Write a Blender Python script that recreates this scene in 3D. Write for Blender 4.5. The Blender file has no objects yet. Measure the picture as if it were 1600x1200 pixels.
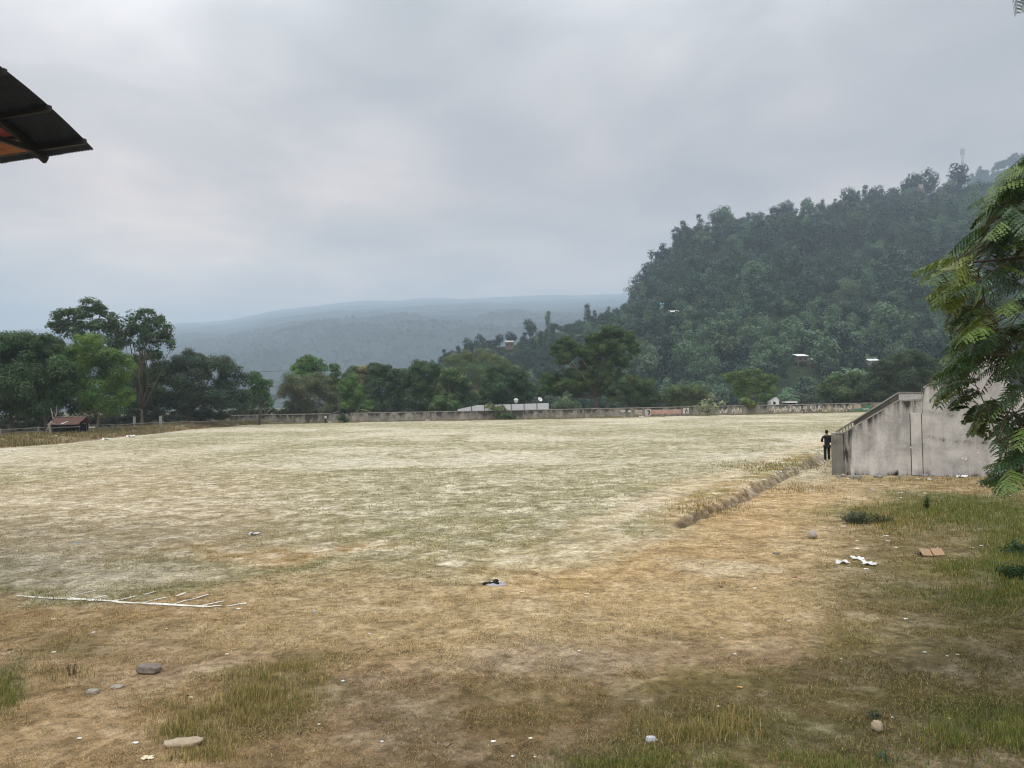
import bpy, bmesh, math, random
import numpy as np
from mathutils import Vector, Matrix

random.seed(7)
RNG = np.random.default_rng(11)
SC = bpy.context.scene
COL = SC.collection
PI = math.pi

# ------------------------------------------------------------------ camera
F, CX, CY = 1200.0, 800.0, 600.0
CAMZ = 3.5
PITCH = math.atan(28 / 1200)
ROLL = math.radians(1.1)
R3 = (Matrix.Rotation(PI / 2 + PITCH, 3, 'X') @ Matrix.Rotation(-ROLL, 3, 'Z'))
cam_d = bpy.data.cameras.new('camera')
cam_d.sensor_width = 36; cam_d.lens = 27.0
cam_d.clip_start = 0.1; cam_d.clip_end = 30000
cam = bpy.data.objects.new('camera', cam_d); COL.objects.link(cam)
cam.matrix_world = Matrix.Translation((0, 0, CAMZ)) @ R3.to_4x4()
SC.camera = cam
R3n = np.array(R3)

# ------------------------------------------------------------------ light
SUN_EL, SUN_AZ = math.radians(52), math.radians(205)      # compass-like: azimuth from +Y clockwise
SC.view_settings.view_transform = 'Standard'
SC.view_settings.look = 'None'
SC.view_settings.gamma = 1.0
SC.view_settings.exposure = 0.18
SC.view_settings.use_curve_mapping = False
sun_d = bpy.data.lights.new('sun', 'SUN'); sun_d.energy = 1.3; sun_d.angle = math.radians(14)
sun_d.color = (1.0, 0.95, 0.87)
sun = bpy.data.objects.new('sun', sun_d); COL.objects.link(sun)
sv = Vector((math.sin(SUN_AZ) * math.cos(SUN_EL), math.cos(SUN_AZ) * math.cos(SUN_EL), math.sin(SUN_EL)))
sun.rotation_euler = (-sv).to_track_quat('-Z', 'Y').to_euler()
sun.location = (0, -20, 60)

world = bpy.data.worlds.new('World'); SC.world = world
world.use_nodes = True
WN = world.node_tree; WN.nodes.clear()


def nd(t, typ, **kw):
    n = t.nodes.new(typ)
    for k, v in kw.items():
        if k == 'inp':
            for kk, vv in v.items(): n.inputs[kk].default_value = vv
        else: setattr(n, k, v)
    return n


def mth(t, op, a, b=None, clamp=False):
    n = t.nodes.new('ShaderNodeMath'); n.operation = op; n.use_clamp = clamp
    for i, x in enumerate((a, b)):
        if x is None: continue
        if isinstance(x, (int, float)): n.inputs[i].default_value = x
        else: t.links.new(x, n.inputs[i])
    return n.outputs[0]


def mixc(t, fac, a, b, mode='MIX'):
    n = t.nodes.new('ShaderNodeMix'); n.data_type = 'RGBA'; n.blend_type = mode
    for s, x in ((n.inputs['Factor'], fac), (n.inputs['A'], a), (n.inputs['B'], b)):
        if isinstance(x, (int, float)): s.default_value = x
        elif isinstance(x, (tuple, list)): s.default_value = (*x[:3], 1)
        else: t.links.new(x, s)
    return n.outputs['Result']


def ramp(t, fac, stops, interp='LINEAR'):
    n = t.nodes.new('ShaderNodeValToRGB'); n.color_ramp.interpolation = interp
    el = n.color_ramp.elements
    while len(el) > 1: el.remove(el[-1])
    el[0].position = stops[0][0]; el[0].color = (*stops[0][1], 1)
    for p, c in stops[1:]:
        e = el.new(p); e.color = (*c, 1)
    if not isinstance(fac, (int, float)): t.links.new(fac, n.inputs[0])
    return n.outputs[0]


def ray(px, py):
    d = R3 @ Vector(((px - CX) / F, (CY - py) / F, -1.0))
    return d


def build_world():
    t = WN
    tc = nd(t, 'ShaderNodeTexCoord')
    nrm = nd(t, 'ShaderNodeVectorMath', operation='NORMALIZE'); t.links.new(tc.outputs['Generated'], nrm.inputs[0])
    sep = nd(t, 'ShaderNodeSeparateXYZ'); t.links.new(nrm.outputs[0], sep.inputs[0])
    x, y, z = sep.outputs
    zc = mth(t, 'MAXIMUM', z, 0.0)
    # overcast vault: low layer greyer, zenith much brighter
    base = ramp(t, zc, [(0.0, (0.60, 0.45, 0.33)), (0.13, (0.68, 0.50, 0.36)), (0.19, (0.68, 0.49, 0.34)), (0.26, (0.58, 0.43, 0.34)), (0.34, (0.56, 0.47, 0.42)), (0.44, (0.585, 0.545, 0.525)),
                        (0.54, (0.76, 0.75, 0.75)), (0.72, (1.0, 1.0, 0.99)), (1.0, (1.0, 1.0, 1.0))])
    gain = nd(t, 'ShaderNodeMapRange', interpolation_type='SMOOTHSTEP', inp={1: 0.48, 2: 0.85, 3: 1.0, 4: 2.1}); t.links.new(zc, gain.inputs[0])
    # cloud sheet at a height: direction projected on a plane
    den = mth(t, 'ADD', zc, 0.16)
    cv = nd(t, 'ShaderNodeCombineXYZ'); t.links.new(mth(t, 'DIVIDE', x, den), cv.inputs[0]); t.links.new(mth(t, 'DIVIDE', y, den), cv.inputs[1])
    n1 = nd(t, 'ShaderNodeTexNoise', inp={'Scale': 0.9, 'Detail': 4.0, 'Roughness': 0.45, 'Distortion': 0.3}); t.links.new(cv.outputs[0], n1.inputs['Vector'])
    n2 = nd(t, 'ShaderNodeTexNoise', inp={'Scale': 2.7, 'Detail': 5.0, 'Roughness': 0.5, 'Distortion': 0.6}); t.links.new(cv.outputs[0], n2.inputs['Vector'])
    m1 = nd(t, 'ShaderNodeMapRange', interpolation_type='SMOOTHSTEP', inp={1: 0.32, 2: 0.68, 3: 0.66, 4: 1.34}); t.links.new(n1.outputs[0], m1.inputs[0])
    m2 = nd(t, 'ShaderNodeMapRange', interpolation_type='SMOOTHSTEP', inp={1: 0.3, 2: 0.7, 3: 0.86, 4: 1.14}); t.links.new(n2.outputs[0], m2.inputs[0])
    f = mth(t, 'MULTIPLY', mth(t, 'MULTIPLY', m1.outputs[0], m2.outputs[0]), gain.outputs[0])
    # large banks of thinner and thicker cloud: (px, py, radius, gain)
    for px, py, rad, g in ((690, 40, 0.22, -0.32), (560, 70, 0.14, -0.12), (980, 130, 0.20, -0.06), (120, 60, 0.42, 0.40), (330, 250, 0.22, 0.10), (60, 300, 0.2, 0.12), (1520, 90, 0.30, 0.02), (400, 340, 0.14, -0.08), (800, 300, 0.16, -0.08), (1100, 290, 0.14, -0.06),
                           (990, 20, 0.12, 0.10), (1250, 30, 0.16, 0.05), (300, 420, 0.12, 0.08), (640, 420, 0.14, 0.08)):
        d = ray(px, py).normalized()
        ds = nd(t, 'ShaderNodeVectorMath', operation='DISTANCE'); t.links.new(nrm.outputs[0], ds.inputs[0]); ds.inputs[1].default_value = d
        mr = nd(t, 'ShaderNodeMapRange', interpolation_type='SMOOTHERSTEP', inp={1: 0.0, 2: rad * 1.4, 3: 1 + g, 4: 1.0}); t.links.new(ds.outputs['Value'], mr.inputs[0])
        f = mth(t, 'MULTIPLY', f, mr.outputs[0])
    sc = nd(t, 'ShaderNodeVectorMath', operation='SCALE'); t.links.new(base, sc.inputs[0]); t.links.new(f, sc.inputs['Scale'])
    sky = nd(t, 'ShaderNodeTexSky'); sky.sky_type = 'NISHITA'; sky.sun_disc = False
    sky.sun_elevation = SUN_EL; sky.sun_rotation = SUN_AZ
    b1 = nd(t, 'ShaderNodeBackground', inp={'Strength': 0.006}); t.links.new(sky.outputs[0], b1.inputs[0])
    b2 = nd(t, 'ShaderNodeBackground', inp={'Strength': 1.0}); t.links.new(sc.outputs[0], b2.inputs[0]); b2.inputs['Strength'].default_value = 1.14
    ad = nd(t, 'ShaderNodeAddShader'); t.links.new(b1.outputs[0], ad.inputs[0]); t.links.new(b2.outputs[0], ad.inputs[1])
    o = nd(t, 'ShaderNodeOutputWorld'); t.links.new(ad.outputs[0], o.inputs[0])


build_world()
SC.cycles.max_bounces = 6
SC.cycles.diffuse_bounces = 3
SC.cycles.transparent_max_bounces = 8
SC.cycles.volume_bounces = 1
SC.cycles.use_denoising = True
SC.cycles.filter_width = 1.15


# ------------------------------------------------------------------ picture <-> place
def at(px, py, Y):
    d = ray(px, py); k = Y / d.y
    return Vector((d.x * k, Y, CAMZ + d.z * k))


def ground0(px, py, z=0.0):
    d = ray(px, py); k = (z - CAMZ) / d.z
    return Vector((d.x * k, d.y * k, z))


def proj(P):
    """world points (N,3) -> picture pixels"""
    q = (np.asarray(P, float) - np.array([0, 0, CAMZ])) @ R3n
    w = np.maximum(-q[:, 2], 1e-3)
    return CX + F * q[:, 0] / w, CY - F * q[:, 1] / w


# ------------------------------------------------------------------ noise
def _hash(ix, iy, s):
    h = (ix.astype(np.int64) * 374761393 + iy.astype(np.int64) * 668265263 + s * 1442695041) & 0xffffffff
    h = ((h ^ (h >> 13)) * 1274126177) & 0xffffffff
    return ((h ^ (h >> 16)) & 0xffff) / 65535.0


def vnoise(x, y, s=0):
    x = np.asarray(x, float); y = np.asarray(y, float)
    ix = np.floor(x); iy = np.floor(y); fx = x - ix; fy = y - iy
    fx = fx * fx * (3 - 2 * fx); fy = fy * fy * (3 - 2 * fy)
    a = _hash(ix, iy, s); b = _hash(ix + 1, iy, s); c = _hash(ix, iy + 1, s); d = _hash(ix + 1, iy + 1, s)
    return (a * (1 - fx) + b * fx) * (1 - fy) + (c * (1 - fx) + d * fx) * fy


def fbm(x, y, s=0, o=4):
    r = 0; a = 0.5; t = 0
    for i in range(o):
        r = r + a * vnoise(x * 2 ** i + 13.7 * i, y * 2 ** i - 7.3 * i, s + i); t += a; a *= 0.5
    return r / t


def ss(a, b, x):
    t = np.clip((np.asarray(x, float) - a) / (b - a), 0, 1)
    return t * t * (3 - 2 * t)


def seg_dist(x, y, pts):
    """distance to polyline, parameter along it, side"""
    best = np.full(np.shape(x), 1e9); tt = np.zeros(np.shape(x)); side = np.zeros(np.shape(x))
    L = 0
    for (ax, ay), (bx, by) in zip(pts[:-1], pts[1:]):
        dx, dy = bx - ax, by - ay; l = math.hypot(dx, dy)
        t = np.clip(((x - ax) * dx + (y - ay) * dy) / (l * l), 0, 1)
        d = np.hypot(x - ax - t * dx, y - ay - t * dy)
        m = d < best
        best = np.where(m, d, best); tt = np.where(m, L + t * l, tt)
        side = np.where(m, (x - ax) * dy - (y - ay) * dx, side)
        L += l
    return best, tt, side, L


DITCH = [tuple(ground0(*p)[:2]) for p in ((1058, 826), (1085, 810), (1120, 795), (1160, 772), (1195, 757), (1225, 742), (1262, 728), (1290, 712))]
DITCH.append((DITCH[-1][0] + 9, DITCH[-1][1] + 15))
BANK = [tuple(ground0(*p)[:2]) for p in ((-420, 742), (-200, 722), (0, 702), (100, 694), (200, 683), (300, 672), (380, 665))]
BANK = BANK + [(BANK[-1][0] + 3, BANK[-1][1] + 8)]


def H(x, y):
    x = np.asarray(x, float); y = np.asarray(y, float)
    r = np.hypot(x, y)
    h = (fbm(x * 0.12, y * 0.12, 3, 2) - 0.5) * 0.12 * ss(2, 20, r) + (fbm(x * 0.9, y * 0.9, 5, 3) - 0.5) * 0.05 + (fbm(x * 5, y * 5, 9, 2) - 0.5) * 0.02 * (1 - ss(20, 50, r))
    h = h * (1 - ss(300, 600, r))
    qx = x + (fbm(x * 0.6, y * 0.6, 23, 3) - 0.5) * 0.9; qy = y + (fbm(x * 0.6 + 9, y * 0.6, 24, 3) - 0.5) * 0.9
    d, t, s, L = seg_dist(qx, qy, DITCH)
    wob = (fbm(x * 1.3, y * 1.3, 21, 3) - 0.5)
    wid = (0.14 + 0.013 * t) * (1 + wob * 1.3)
    start = ss(-0.2, 1.2, t)
    h = h - (0.24 + 0.006 * t) * start * (1 - ss(wid * 0.35, wid * 1.25 + 0.08, d))
    # spoil heaped on the field side
    bank = np.exp(-((d - 0.85) / 0.5) ** 2) * (s < 0) * ss(1.0, 5, t) * (-0.06 + 0.19 * fbm(x * 0.7, y * 0.7, 33, 3))
    bank2 = np.exp(-((d - 1.0) / 0.5) ** 2) * (s > 0) * ss(9, 15, t) * 0.12 * (0.3 + fbm(x * 0.5, y * 0.5, 34, 2))
    h = h + bank + bank2
    # weedy bank along the left side
    d, t, s, L = seg_dist(x, y, BANK)
    left = ss(0, 5.0, d) * (s < 0) * (x < -20) * (y < 190)
    h = h + left * (0.55 + 0.5 * (fbm(x * 0.3, y * 0.3, 44, 3) - 0.5))
    return h


def gp(px, py):
    z = 0.0
    for _ in range(6):
        p = ground0(px, py, z); z = float(H(p.x, p.y))
    p.z = z
    return p


# ------------------------------------------------------------------ mesh helpers
def link(o, parent=None):
    COL.objects.link(o)
    if parent: o.parent = parent
    return o


def tag(o, label=None, cat=None, group=None, kind=None):
    if label: o['label'] = label
    if cat: o['category'] = cat
    if group: o['group'] = group
    if kind: o['kind'] = kind
    return o


def empty(name, loc=(0, 0, 0), rz=0.0):
    o = bpy.data.objects.new(name, None); COL.objects.link(o)
    o.location = loc; o.rotation_euler = (0, 0, rz); o.empty_display_size = 0.3
    return o


def np_mesh(name, V, Q, mat, parent=None, col=None, smooth=False, extra=None, midx=None):
    V = np.ascontiguousarray(V, np.float32); Q = np.ascontiguousarray(Q, np.int32)
    k = Q.shape[1]
    me = bpy.data.meshes.new(name)
    me.vertices.add(len(V)); me.vertices.foreach_set('co', V.ravel())
    me.loops.add(Q.size); me.loops.foreach_set('vertex_index', Q.ravel())
    me.polygons.add(len(Q)); me.polygons.foreach_set('loop_start', np.arange(0, Q.size, k, dtype=np.int32))
    me.polygons.foreach_set('use_smooth', np.full(len(Q), smooth, bool))
    for m in (mat if isinstance(mat, (list, tuple)) else [mat]): me.materials.append(m)
    if midx is not None: me.polygons.foreach_set('material_index', np.ascontiguousarray(midx, np.int32))
    me.update(calc_edges=True)
    if col is not None:
        a = me.color_attributes.new('tint', 'FLOAT_COLOR', 'POINT')
        c = np.ones((len(V), 4), np.float32); c[:, :3] = col; a.data.foreach_set('color', c.ravel())
    if extra:
        for nm, arr in extra.items():
            a = me.attributes.new(nm, 'FLOAT', 'POINT'); a.data.foreach_set('value', np.ascontiguousarray(arr, np.float32))
    o = bpy.data.objects.new(name, me)
    return link(o, parent)


class MB:
    """collects simple solids into one mesh"""
    def __init__(s): s.v = []; s.f = []; s.m = []; s.sm = []

    def add(s, vs, fs, m=0, smooth=False):
        b = len(s.v); s.v += [tuple(v) for v in vs]; s.f += [tuple(i + b for i in f) for f in fs]; s.m += [m] * len(fs); s.sm += [smooth] * len(fs)
        return s

    def box(s, c, size, rz=0.0, m=0, M=None):
        x, y, z = [k / 2 for k in size]
        vs = [Vector((a, b, d)) for a in (-x, x) for b in (-y, y) for d in (-z, z)]
        R = M if M is not None else Matrix.Rotation(rz, 3, 'Z')
        vs = [R @ v + Vector(c) for v in vs]
        return s.add(vs, [(0, 1, 3, 2), (4, 6, 7, 5), (0, 4, 5, 1), (2, 3, 7, 6), (0, 2, 6, 4), (1, 5, 7, 3)], m)

    def bar(s, a, b, w, h, m=0):
        a = Vector(a); b = Vector(b); d = (b - a)
        M = d.to_track_quat('X', 'Z').to_matrix()
        return s.box((a + b) / 2, (d.length, w, h), m=m, M=M)

    def prism(s, pts, off, m=0):
        """polygon of 3D points pushed by vector off"""
        n = len(pts); off = Vector(off); P = [Vector(p) for p in pts]
        vs = P + [p + off for p in P]
        fs = [tuple(range(n)), tuple(range(2 * n - 1, n - 1, -1))] + [(i, i + n, (i + 1) % n + n, (i + 1) % n) for i in range(n)]
        return s.add(vs, fs, m)

    def tube(s, path, rad, n=8, m=0, cap=True):
        P = [Vector(p) for p in path]; b = []
        rad = rad if isinstance(rad, (list, tuple)) else [rad] * len(P)
        vs = []; up = Vector((0.13, 0.21, 1)).normalized()
        for i, p in enumerate(P):
            d = (P[min(i + 1, len(P) - 1)] - P[max(i - 1, 0)]).normalized()
            if abs(d.dot(up)) > 0.95: a = d.cross(Vector((1, 0.1, 0))).normalized()
            else: a = d.cross(up).normalized()
            c = d.cross(a)
            for k in range(n):
                t = 2 * PI * k / n
                vs.append(p + (a * math.cos(t) + c * math.sin(t)) * rad[i])
        fs = [(i * n + k, i * n + (k + 1) % n, (i + 1) * n + (k + 1) % n, (i + 1) * n + k) for i in range(len(P) - 1) for k in range(n)]
        if cap: fs += [tuple(range(n - 1, -1, -1)), tuple((len(P) - 1) * n + k for k in range(n))]
        return s.add(vs, fs, m, True)

    def ball(s, c, r, seg=12, rings=8, m=0, jit=0.0, rz=0.0, seed=0):
        rr = random.Random(seed); vs = []; fs = []
        r = r if isinstance(r, (tuple, list)) else (r, r, r)
        R = Matrix.Rotation(rz, 3, 'Z')
        ph = [rr.uniform(0, 6) for _ in range(6)]
        for i in range(rings + 1):
            for k in range(seg):
                th = PI * i / rings; f = 2 * PI * k / seg
                d = Vector((math.sin(th) * math.cos(f), math.sin(th) * math.sin(f), math.cos(th)))
                j = 1 + jit * (math.sin(3 * d.x + ph[0]) + math.sin(4 * d.y + ph[1]) + math.sin(5 * d.z + ph[2]) + 0.6 * math.sin(9 * d.x + 7 * d.y + ph[3])) / 2.5
                vs.append(R @ Vector((d.x * r[0] * j, d.y * r[1] * j, d.z * r[2] * j)) + Vector(c))
        for i in range(rings):
            for k in range(seg):
                fs.append((i * seg + k, (i + 1) * seg + k, (i + 1) * seg + (k + 1) % seg, i * seg + (k + 1) % seg))
        return s.add(vs, fs, m, True)

    def build(s, name, mat, parent=None, bevel=0.0):
        me = bpy.data.meshes.new(name); me.from_pydata(s.v, [], s.f)
        for mm in (mat if isinstance(mat, (list, tuple)) else [mat]): me.materials.append(mm)
        for p, mi, sm in zip(me.polygons, s.m, s.sm): p.material_index = mi; p.use_smooth = sm
        bm = bmesh.new(); bm.from_mesh(me); bmesh.ops.recalc_face_normals(bm, faces=bm.faces); bm.to_mesh(me); bm.free()
        o = bpy.data.objects.new(name, me); link(o, parent)
        if bevel:
            b = o.modifiers.new('b', 'BEVEL'); b.width = bevel; b.segments = 1; b.limit_method = 'ANGLE'
        return o


# ------------------------------------------------------------------ materials
def new_mat(name):
    m = bpy.data.materials.new(name); m.use_nodes = True
    t = m.node_tree; t.nodes.clear()
    return m, t


def finish(t, bsdf):
    o = nd(t, 'ShaderNodeOutputMaterial'); t.links.new(bsdf, o.inputs['Surface'])


def simple(name, c, rough=0.8, var=0.15, scale=6.0, bump=0.0, metal=0.0, spec=0.3):
    m, t = new_mat(name)
    tc = nd(t, 'ShaderNodeTexCoord')
    n = nd(t, 'ShaderNodeTexNoise', inp={'Scale': scale, 'Detail': 5.0, 'Roughness': 0.6}); t.links.new(tc.outputs['Object'], n.inputs['Vector'])
    col = ramp(t, n.outputs[0], [(0.25, tuple(k * (1 - var) for k in c)), (0.75, tuple(min(1, k * (1 + var)) for k in c))])
    b = nd(t, 'ShaderNodeBsdfPrincipled', inp={'Roughness': rough, 'Metallic': metal, 'Specular IOR Level': spec})
    t.links.new(col, b.inputs['Base Color'])
    if bump:
        bp = nd(t, 'ShaderNodeBump', inp={'Strength': bump, 'Distance': 0.02}); t.links.new(n.outputs[0], bp.inputs['Height']); t.links.new(bp.outputs[0], b.inputs['Normal'])
    finish(t, b.outputs[0])
    return m


def leaf_mat(name, transl=0.25, rough=0.55, spec=0.3, gain=1.0):
    m, t = new_mat(name)
    a = nd(t, 'ShaderNodeAttribute', attribute_name='tint')
    c = a.outputs['Color']
    if gain != 1.0: c = mixc(t, 1.0, c, (gain, gain, gain), 'MULTIPLY')
    b = nd(t, 'ShaderNodeBsdfPrincipled', inp={'Roughness': rough, 'Specular IOR Level': spec}); t.links.new(c, b.inputs['Base Color'])
    tr = nd(t, 'ShaderNodeBsdfTranslucent'); t.links.new(mixc(t, 1.0, c, (1.35, 1.5, 0.6), 'MULTIPLY'), tr.inputs[0])
    mx = nd(t, 'ShaderNodeMixShader', inp={0: transl}); t.links.new(b.outputs[0], mx.inputs[1]); t.links.new(tr.outputs[0], mx.inputs[2])
    finish(t, mx.outputs[0])
    return m


M_LEAF = leaf_mat('foliage')
M_LEAFN = leaf_mat('near_foliage', 0.3, 0.42, 0.45)
M_GRASS = leaf_mat('grass_blades', 0.15, 0.75, 0.15)
M_BARK = simple('bark', (0.10, 0.08, 0.06), 0.9, 0.35, 9, 0.5)
M_PALEBARK = simple('pale_bark', (0.26, 0.23, 0.19), 0.9, 0.3, 9, 0.4)
M_STONE = simple('stone', (0.30, 0.27, 0.23), 0.9, 0.3, 22, 0.6)
M_RUBBLE = simple('rubble', (0.22, 0.21, 0.19), 0.95, 0.4, 14, 0.5)
M_WHITE = simple('white_plastic', (0.66, 0.67, 0.67), 0.5, 0.15, 9, 0.1)
M_PAPER = simple('paper', (0.72, 0.70, 0.64), 0.8, 0.1, 12)
M_CREAM = simple('cream_wrapper', (0.66, 0.60, 0.44), 0.7, 0.15, 12)
M_BLUEP = simple('blue_wrapper', (0.38, 0.55, 0.68), 0.5, 0.15, 12)
M_REDP = simple('red_wrapper', (0.38, 0.16, 0.12), 0.6, 0.2, 12)
M_PINKP = simple('pink_rag', (0.52, 0.24, 0.22), 0.8, 0.25, 12)
M_ORANGEP = simple('orange_wrapper', (0.50, 0.28, 0.09), 0.6, 0.2, 12)
M_CARD = simple('cardboard', (0.33, 0.225, 0.135), 0.85, 0.12, 7)
M_CHAR = simple('charcoal', (0.012, 0.011, 0.012), 0.8, 0.3, 30, 0.5)
M_ASH = simple('ash', (0.34, 0.33, 0.34), 0.95, 0.3, 30, 0.4)
M_TWIG = simple('twig', (0.06, 0.045, 0.035), 0.9, 0.3, 20)
M_BLACKCLOTH = simple('black_cloth', (0.010, 0.011, 0.014), 0.9, 0.3, 14, 0.2)
M_SKIN = simple('skin', (0.16, 0.085, 0.055), 0.6, 0.08, 12)
M_HAIR = simple('hair', (0.008, 0.007, 0.007), 0.6, 0.2, 40)
M_TIN = simple('zinc_sheet', (0.55, 0.57, 0.60), 0.5, 0.12, 3, 0, 0.0)
M_DARKMETAL = simple('dark_steel', (0.018, 0.019, 0.022), 0.6, 0.25, 12)
M_RUST = simple('rusty_sheet', (0.115, 0.062, 0.048), 0.8, 0.45, 3.5)
M_DARKIN = simple('dark_interior', (0.01, 0.01, 0.012), 0.9, 0.2, 4)


def concrete(name, base, streak=1.0, sx=2.6):
    m, t = new_mat(name)
    tc = nd(t, 'ShaderNodeTexCoord'); o = tc.outputs['Object']
    mp = nd(t, 'ShaderNodeMapping'); mp.inputs['Scale'].default_value = (sx, sx, 0.28); t.links.new(o, mp.inputs[0])
    n1 = nd(t, 'ShaderNodeTexNoise', inp={'Scale': 1.0, 'Detail': 6.0, 'Roughness': 0.6, 'Distortion': 0.5}); t.links.new(o, n1.inputs['Vector'])
    n2 = nd(t, 'ShaderNodeTexNoise', inp={'Scale': 1.6, 'Detail': 5.0, 'Roughness': 0.65}); t.links.new(mp.outputs[0], n2.inputs['Vector'])
    n3 = nd(t, 'ShaderNodeTexNoise', inp={'Scale': 18.0, 'Detail': 6.0, 'Roughness': 0.7}); t.links.new(o, n3.inputs['Vector'])
    c = ramp(t, n1.outputs[0], [(0.34, tuple(k * 0.68 for k in base)), (0.5, base), (0.64, tuple(min(1, k * 1.25) for k in base))])
    st = ramp(t, n2.outputs[0], [(0.40, (0, 0, 0)), (0.66, (1, 1, 1))])
    at_ = nd(t, 'ShaderNodeAttribute', attribute_name='stain')
    fac = mth(t, 'MULTIPLY', mth(t, 'ADD', mth(t, 'MULTIPLY', at_.outputs['Fac'], 1.5), 0.14 * streak), st, clamp=True)
    c = mixc(t, fac, c, (0.055, 0.052, 0.045))
    fl = ramp(t, n3.outputs[0], [(0.3, (0.80, 0.80, 0.80)), (0.7, (1.12, 1.12, 1.12))])
    c = mixc(t, 1.0, c, fl, 'MULTIPLY')
    b = nd(t, 'ShaderNodeBsdfPrincipled', inp={'Roughness': 0.92, 'Specular IOR Level': 0.15}); t.links.new(c, b.inputs['Base Color'])
    bp = nd(t, 'ShaderNodeBump', inp={'Strength': 0.5, 'Distance': 0.02}); t.links.new(n3.outputs[0], bp.inputs['Height']); t.links.new(bp.outputs[0], b.inputs['Normal'])
    finish(t, b.outputs[0])
    return m


M_CONC = concrete('stand_concrete', (0.49, 0.475, 0.458))
M_CONCD = concrete('weathered_concrete', (0.22, 0.21, 0.185), 2.0)
M_OLDWALL = concrete('old_wall_plaster', (0.27, 0.25, 0.22), 1.6, 0.5)
M_COPING = simple('coping', (0.26, 0.25, 0.225), 0.9, 0.35, 2.0)


# ------------------------------------------------------------------ ground
def ground_colour(x, y, full=False):
    """what grows or lies where: colour of the soil and dead grass, and how much green tuft is in it"""
    z = H(x, y)
    u, v = proj(np.stack([x, y, z], 1))
    front = y > 2.0
    u = np.where(front, u, 800 + 1200 * x / 8.0); v = np.where(front, v, 1400)
    w1 = fbm(x * 0.35, y * 0.35, 51, 4) - 0.5
    w2 = fbm(x * 0.11, y * 0.11, 61, 4) - 0.5
    persp = np.clip((v - 625) / 300, 0.06, 2)
    vw = v + (w1 * 70 + w2 * 60) * persp
    uw = u + (w1 * 160 - w2 * 130) * persp
    c = np.zeros((len(x), 3)); g = np.zeros(len(x))

    def lay(mask, colr, gr=None):
        nonlocal c, g
        mask = np.clip(mask, 0, 1)
        c = c * (1 - mask[:, None]) + np.array(colr) * mask[:, None]
        if gr is not None: g = g * (1 - mask) + gr * mask

    def blob(cx, cy, rx, ry, colr, k=1.0, gr=None, soft=0.5):
        d = np.hypot((uw - cx) / rx, (vw - cy) / ry)
        lay(k * (1 - ss(1 - soft, 1 + soft, d)), colr, gr)

    pale = (0.400, 0.355, 0.245); paleg = (0.370, 0.335, 0.235); tan = (0.385, 0.295, 0.190)
    orange = (0.400, 0.262, 0.118); brown = (0.190, 0.122, 0.060); dkbrown = (0.120, 0.082, 0.045); green = (0.075, 0.085, 0.022)
    olive = (0.185, 0.145, 0.052)
    lay(np.ones(len(x)), paleg, 0.5)
    # ---- playing field
    n3 = fbm(x * 0.16, y * 0.10, 71, 4)
    lay(ss(0.50, 0.58, n3) * 0.9, (0.48, 0.435, 0.33), 0.18)
    lay(ss(0.46, 0.40, n3) * 0.8, (0.27, 0.245, 0.14), 0.8)
    n4 = fbm(x * 0.05 + 3, y * 0.08, 72, 3)
    lay(ss(0.50, 0.60, n4) * 0.7, (0.255, 0.235, 0.13), 0.95)
    blob(420, 662, 300, 5, (0.23, 0.215, 0.10), 0.6, 0.9); blob(760, 720, 330, 6, (0.50, 0.46, 0.36), 0.6, 0.1); blob(520, 722, 170, 8, (0.50, 0.46, 0.37), 0.6, 0.1); blob(900, 700, 200, 5, (0.24, 0.22, 0.11), 0.5, 0.9); blob(820, 770, 260, 16, (0.25, 0.22, 0.11), 0.5, 0.95)
    blob(200, 800, 340, 85, tan, 0.75, 0.3)
    blob(250, 905, 260, 18, (0.42, 0.36, 0.275), 0.7, 0.15)
    blob(60, 880, 130, 22, (0.40, 0.345, 0.26), 0.5, 0.3)
    blob(0, 742, 150, 12, (0.23, 0.21, 0.10), 0.6, 0.8)
    blob(640, 780, 260, 40, (0.31, 0.275, 0.175), 0.5, 0.75)
    blob(760, 830, 160, 30, olive, 0.35, 0.8)
    blob(1010, 672, 300, 9, (0.21, 0.20, 0.10), 0.45, 0.9)
    blob(520, 692, 170, 8, (0.235, 0.22, 0.11), 0.45, 0.9)
    # ---- the dry ground in front
    fld = np.ones(len(x))
    edge = np.interp(u, [-400, 0, 150, 300, 420, 560, 700, 860, 960, 1040, 1120, 1300, 1600], [880, 902, 925, 905, 880, 880, 900, 880, 855, 825, 790, 720, 660])
    fe = ss(-26, 30, vw - edge); fld = fld * (1 - 0.8 * fe)
    lay(fe, (0.365, 0.268, 0.148), 0.35)
    lay(ss(-18, 10, vw - edge) * ss(26, 4, vw - edge) * ss(900, 600, u), (0.185, 0.172, 0.08), 0.9)
    blob(480, 862, 170, 18, (0.37, 0.245, 0.115), 0.8, 0.3)
    blob(660, 880, 110, 14, (0.25, 0.225, 0.13), 0.5, 0.8)
    blob(560, 905, 200, 14, (0.31, 0.245, 0.14), 0.5, 0.5)
    blob(1000, 900, 300, 60, orange, 0.55, 0.15)
    blob(1150, 790, 140, 40, (0.42, 0.28, 0.135), 0.7, 0.15)
    blob(1080, 935, 190, 22, (0.41, 0.31, 0.18), 0.5, 0.2)
    blob(880, 870, 150, 16, (0.43, 0.365, 0.235), 0.6, 0.2)
    blob(700, 950, 200, 22, (0.38, 0.285, 0.165), 0.5, 0.3)
    blob(1160, 895, 80, 15, (0.45, 0.385, 0.28), 0.55, 0.1)
    blob(130, 965, 260, 26, (0.265, 0.165, 0.078), 0.55, 0.4)
    blob(60, 1000, 150, 30, (0.22, 0.15, 0.07), 0.45, 0.5)
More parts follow.
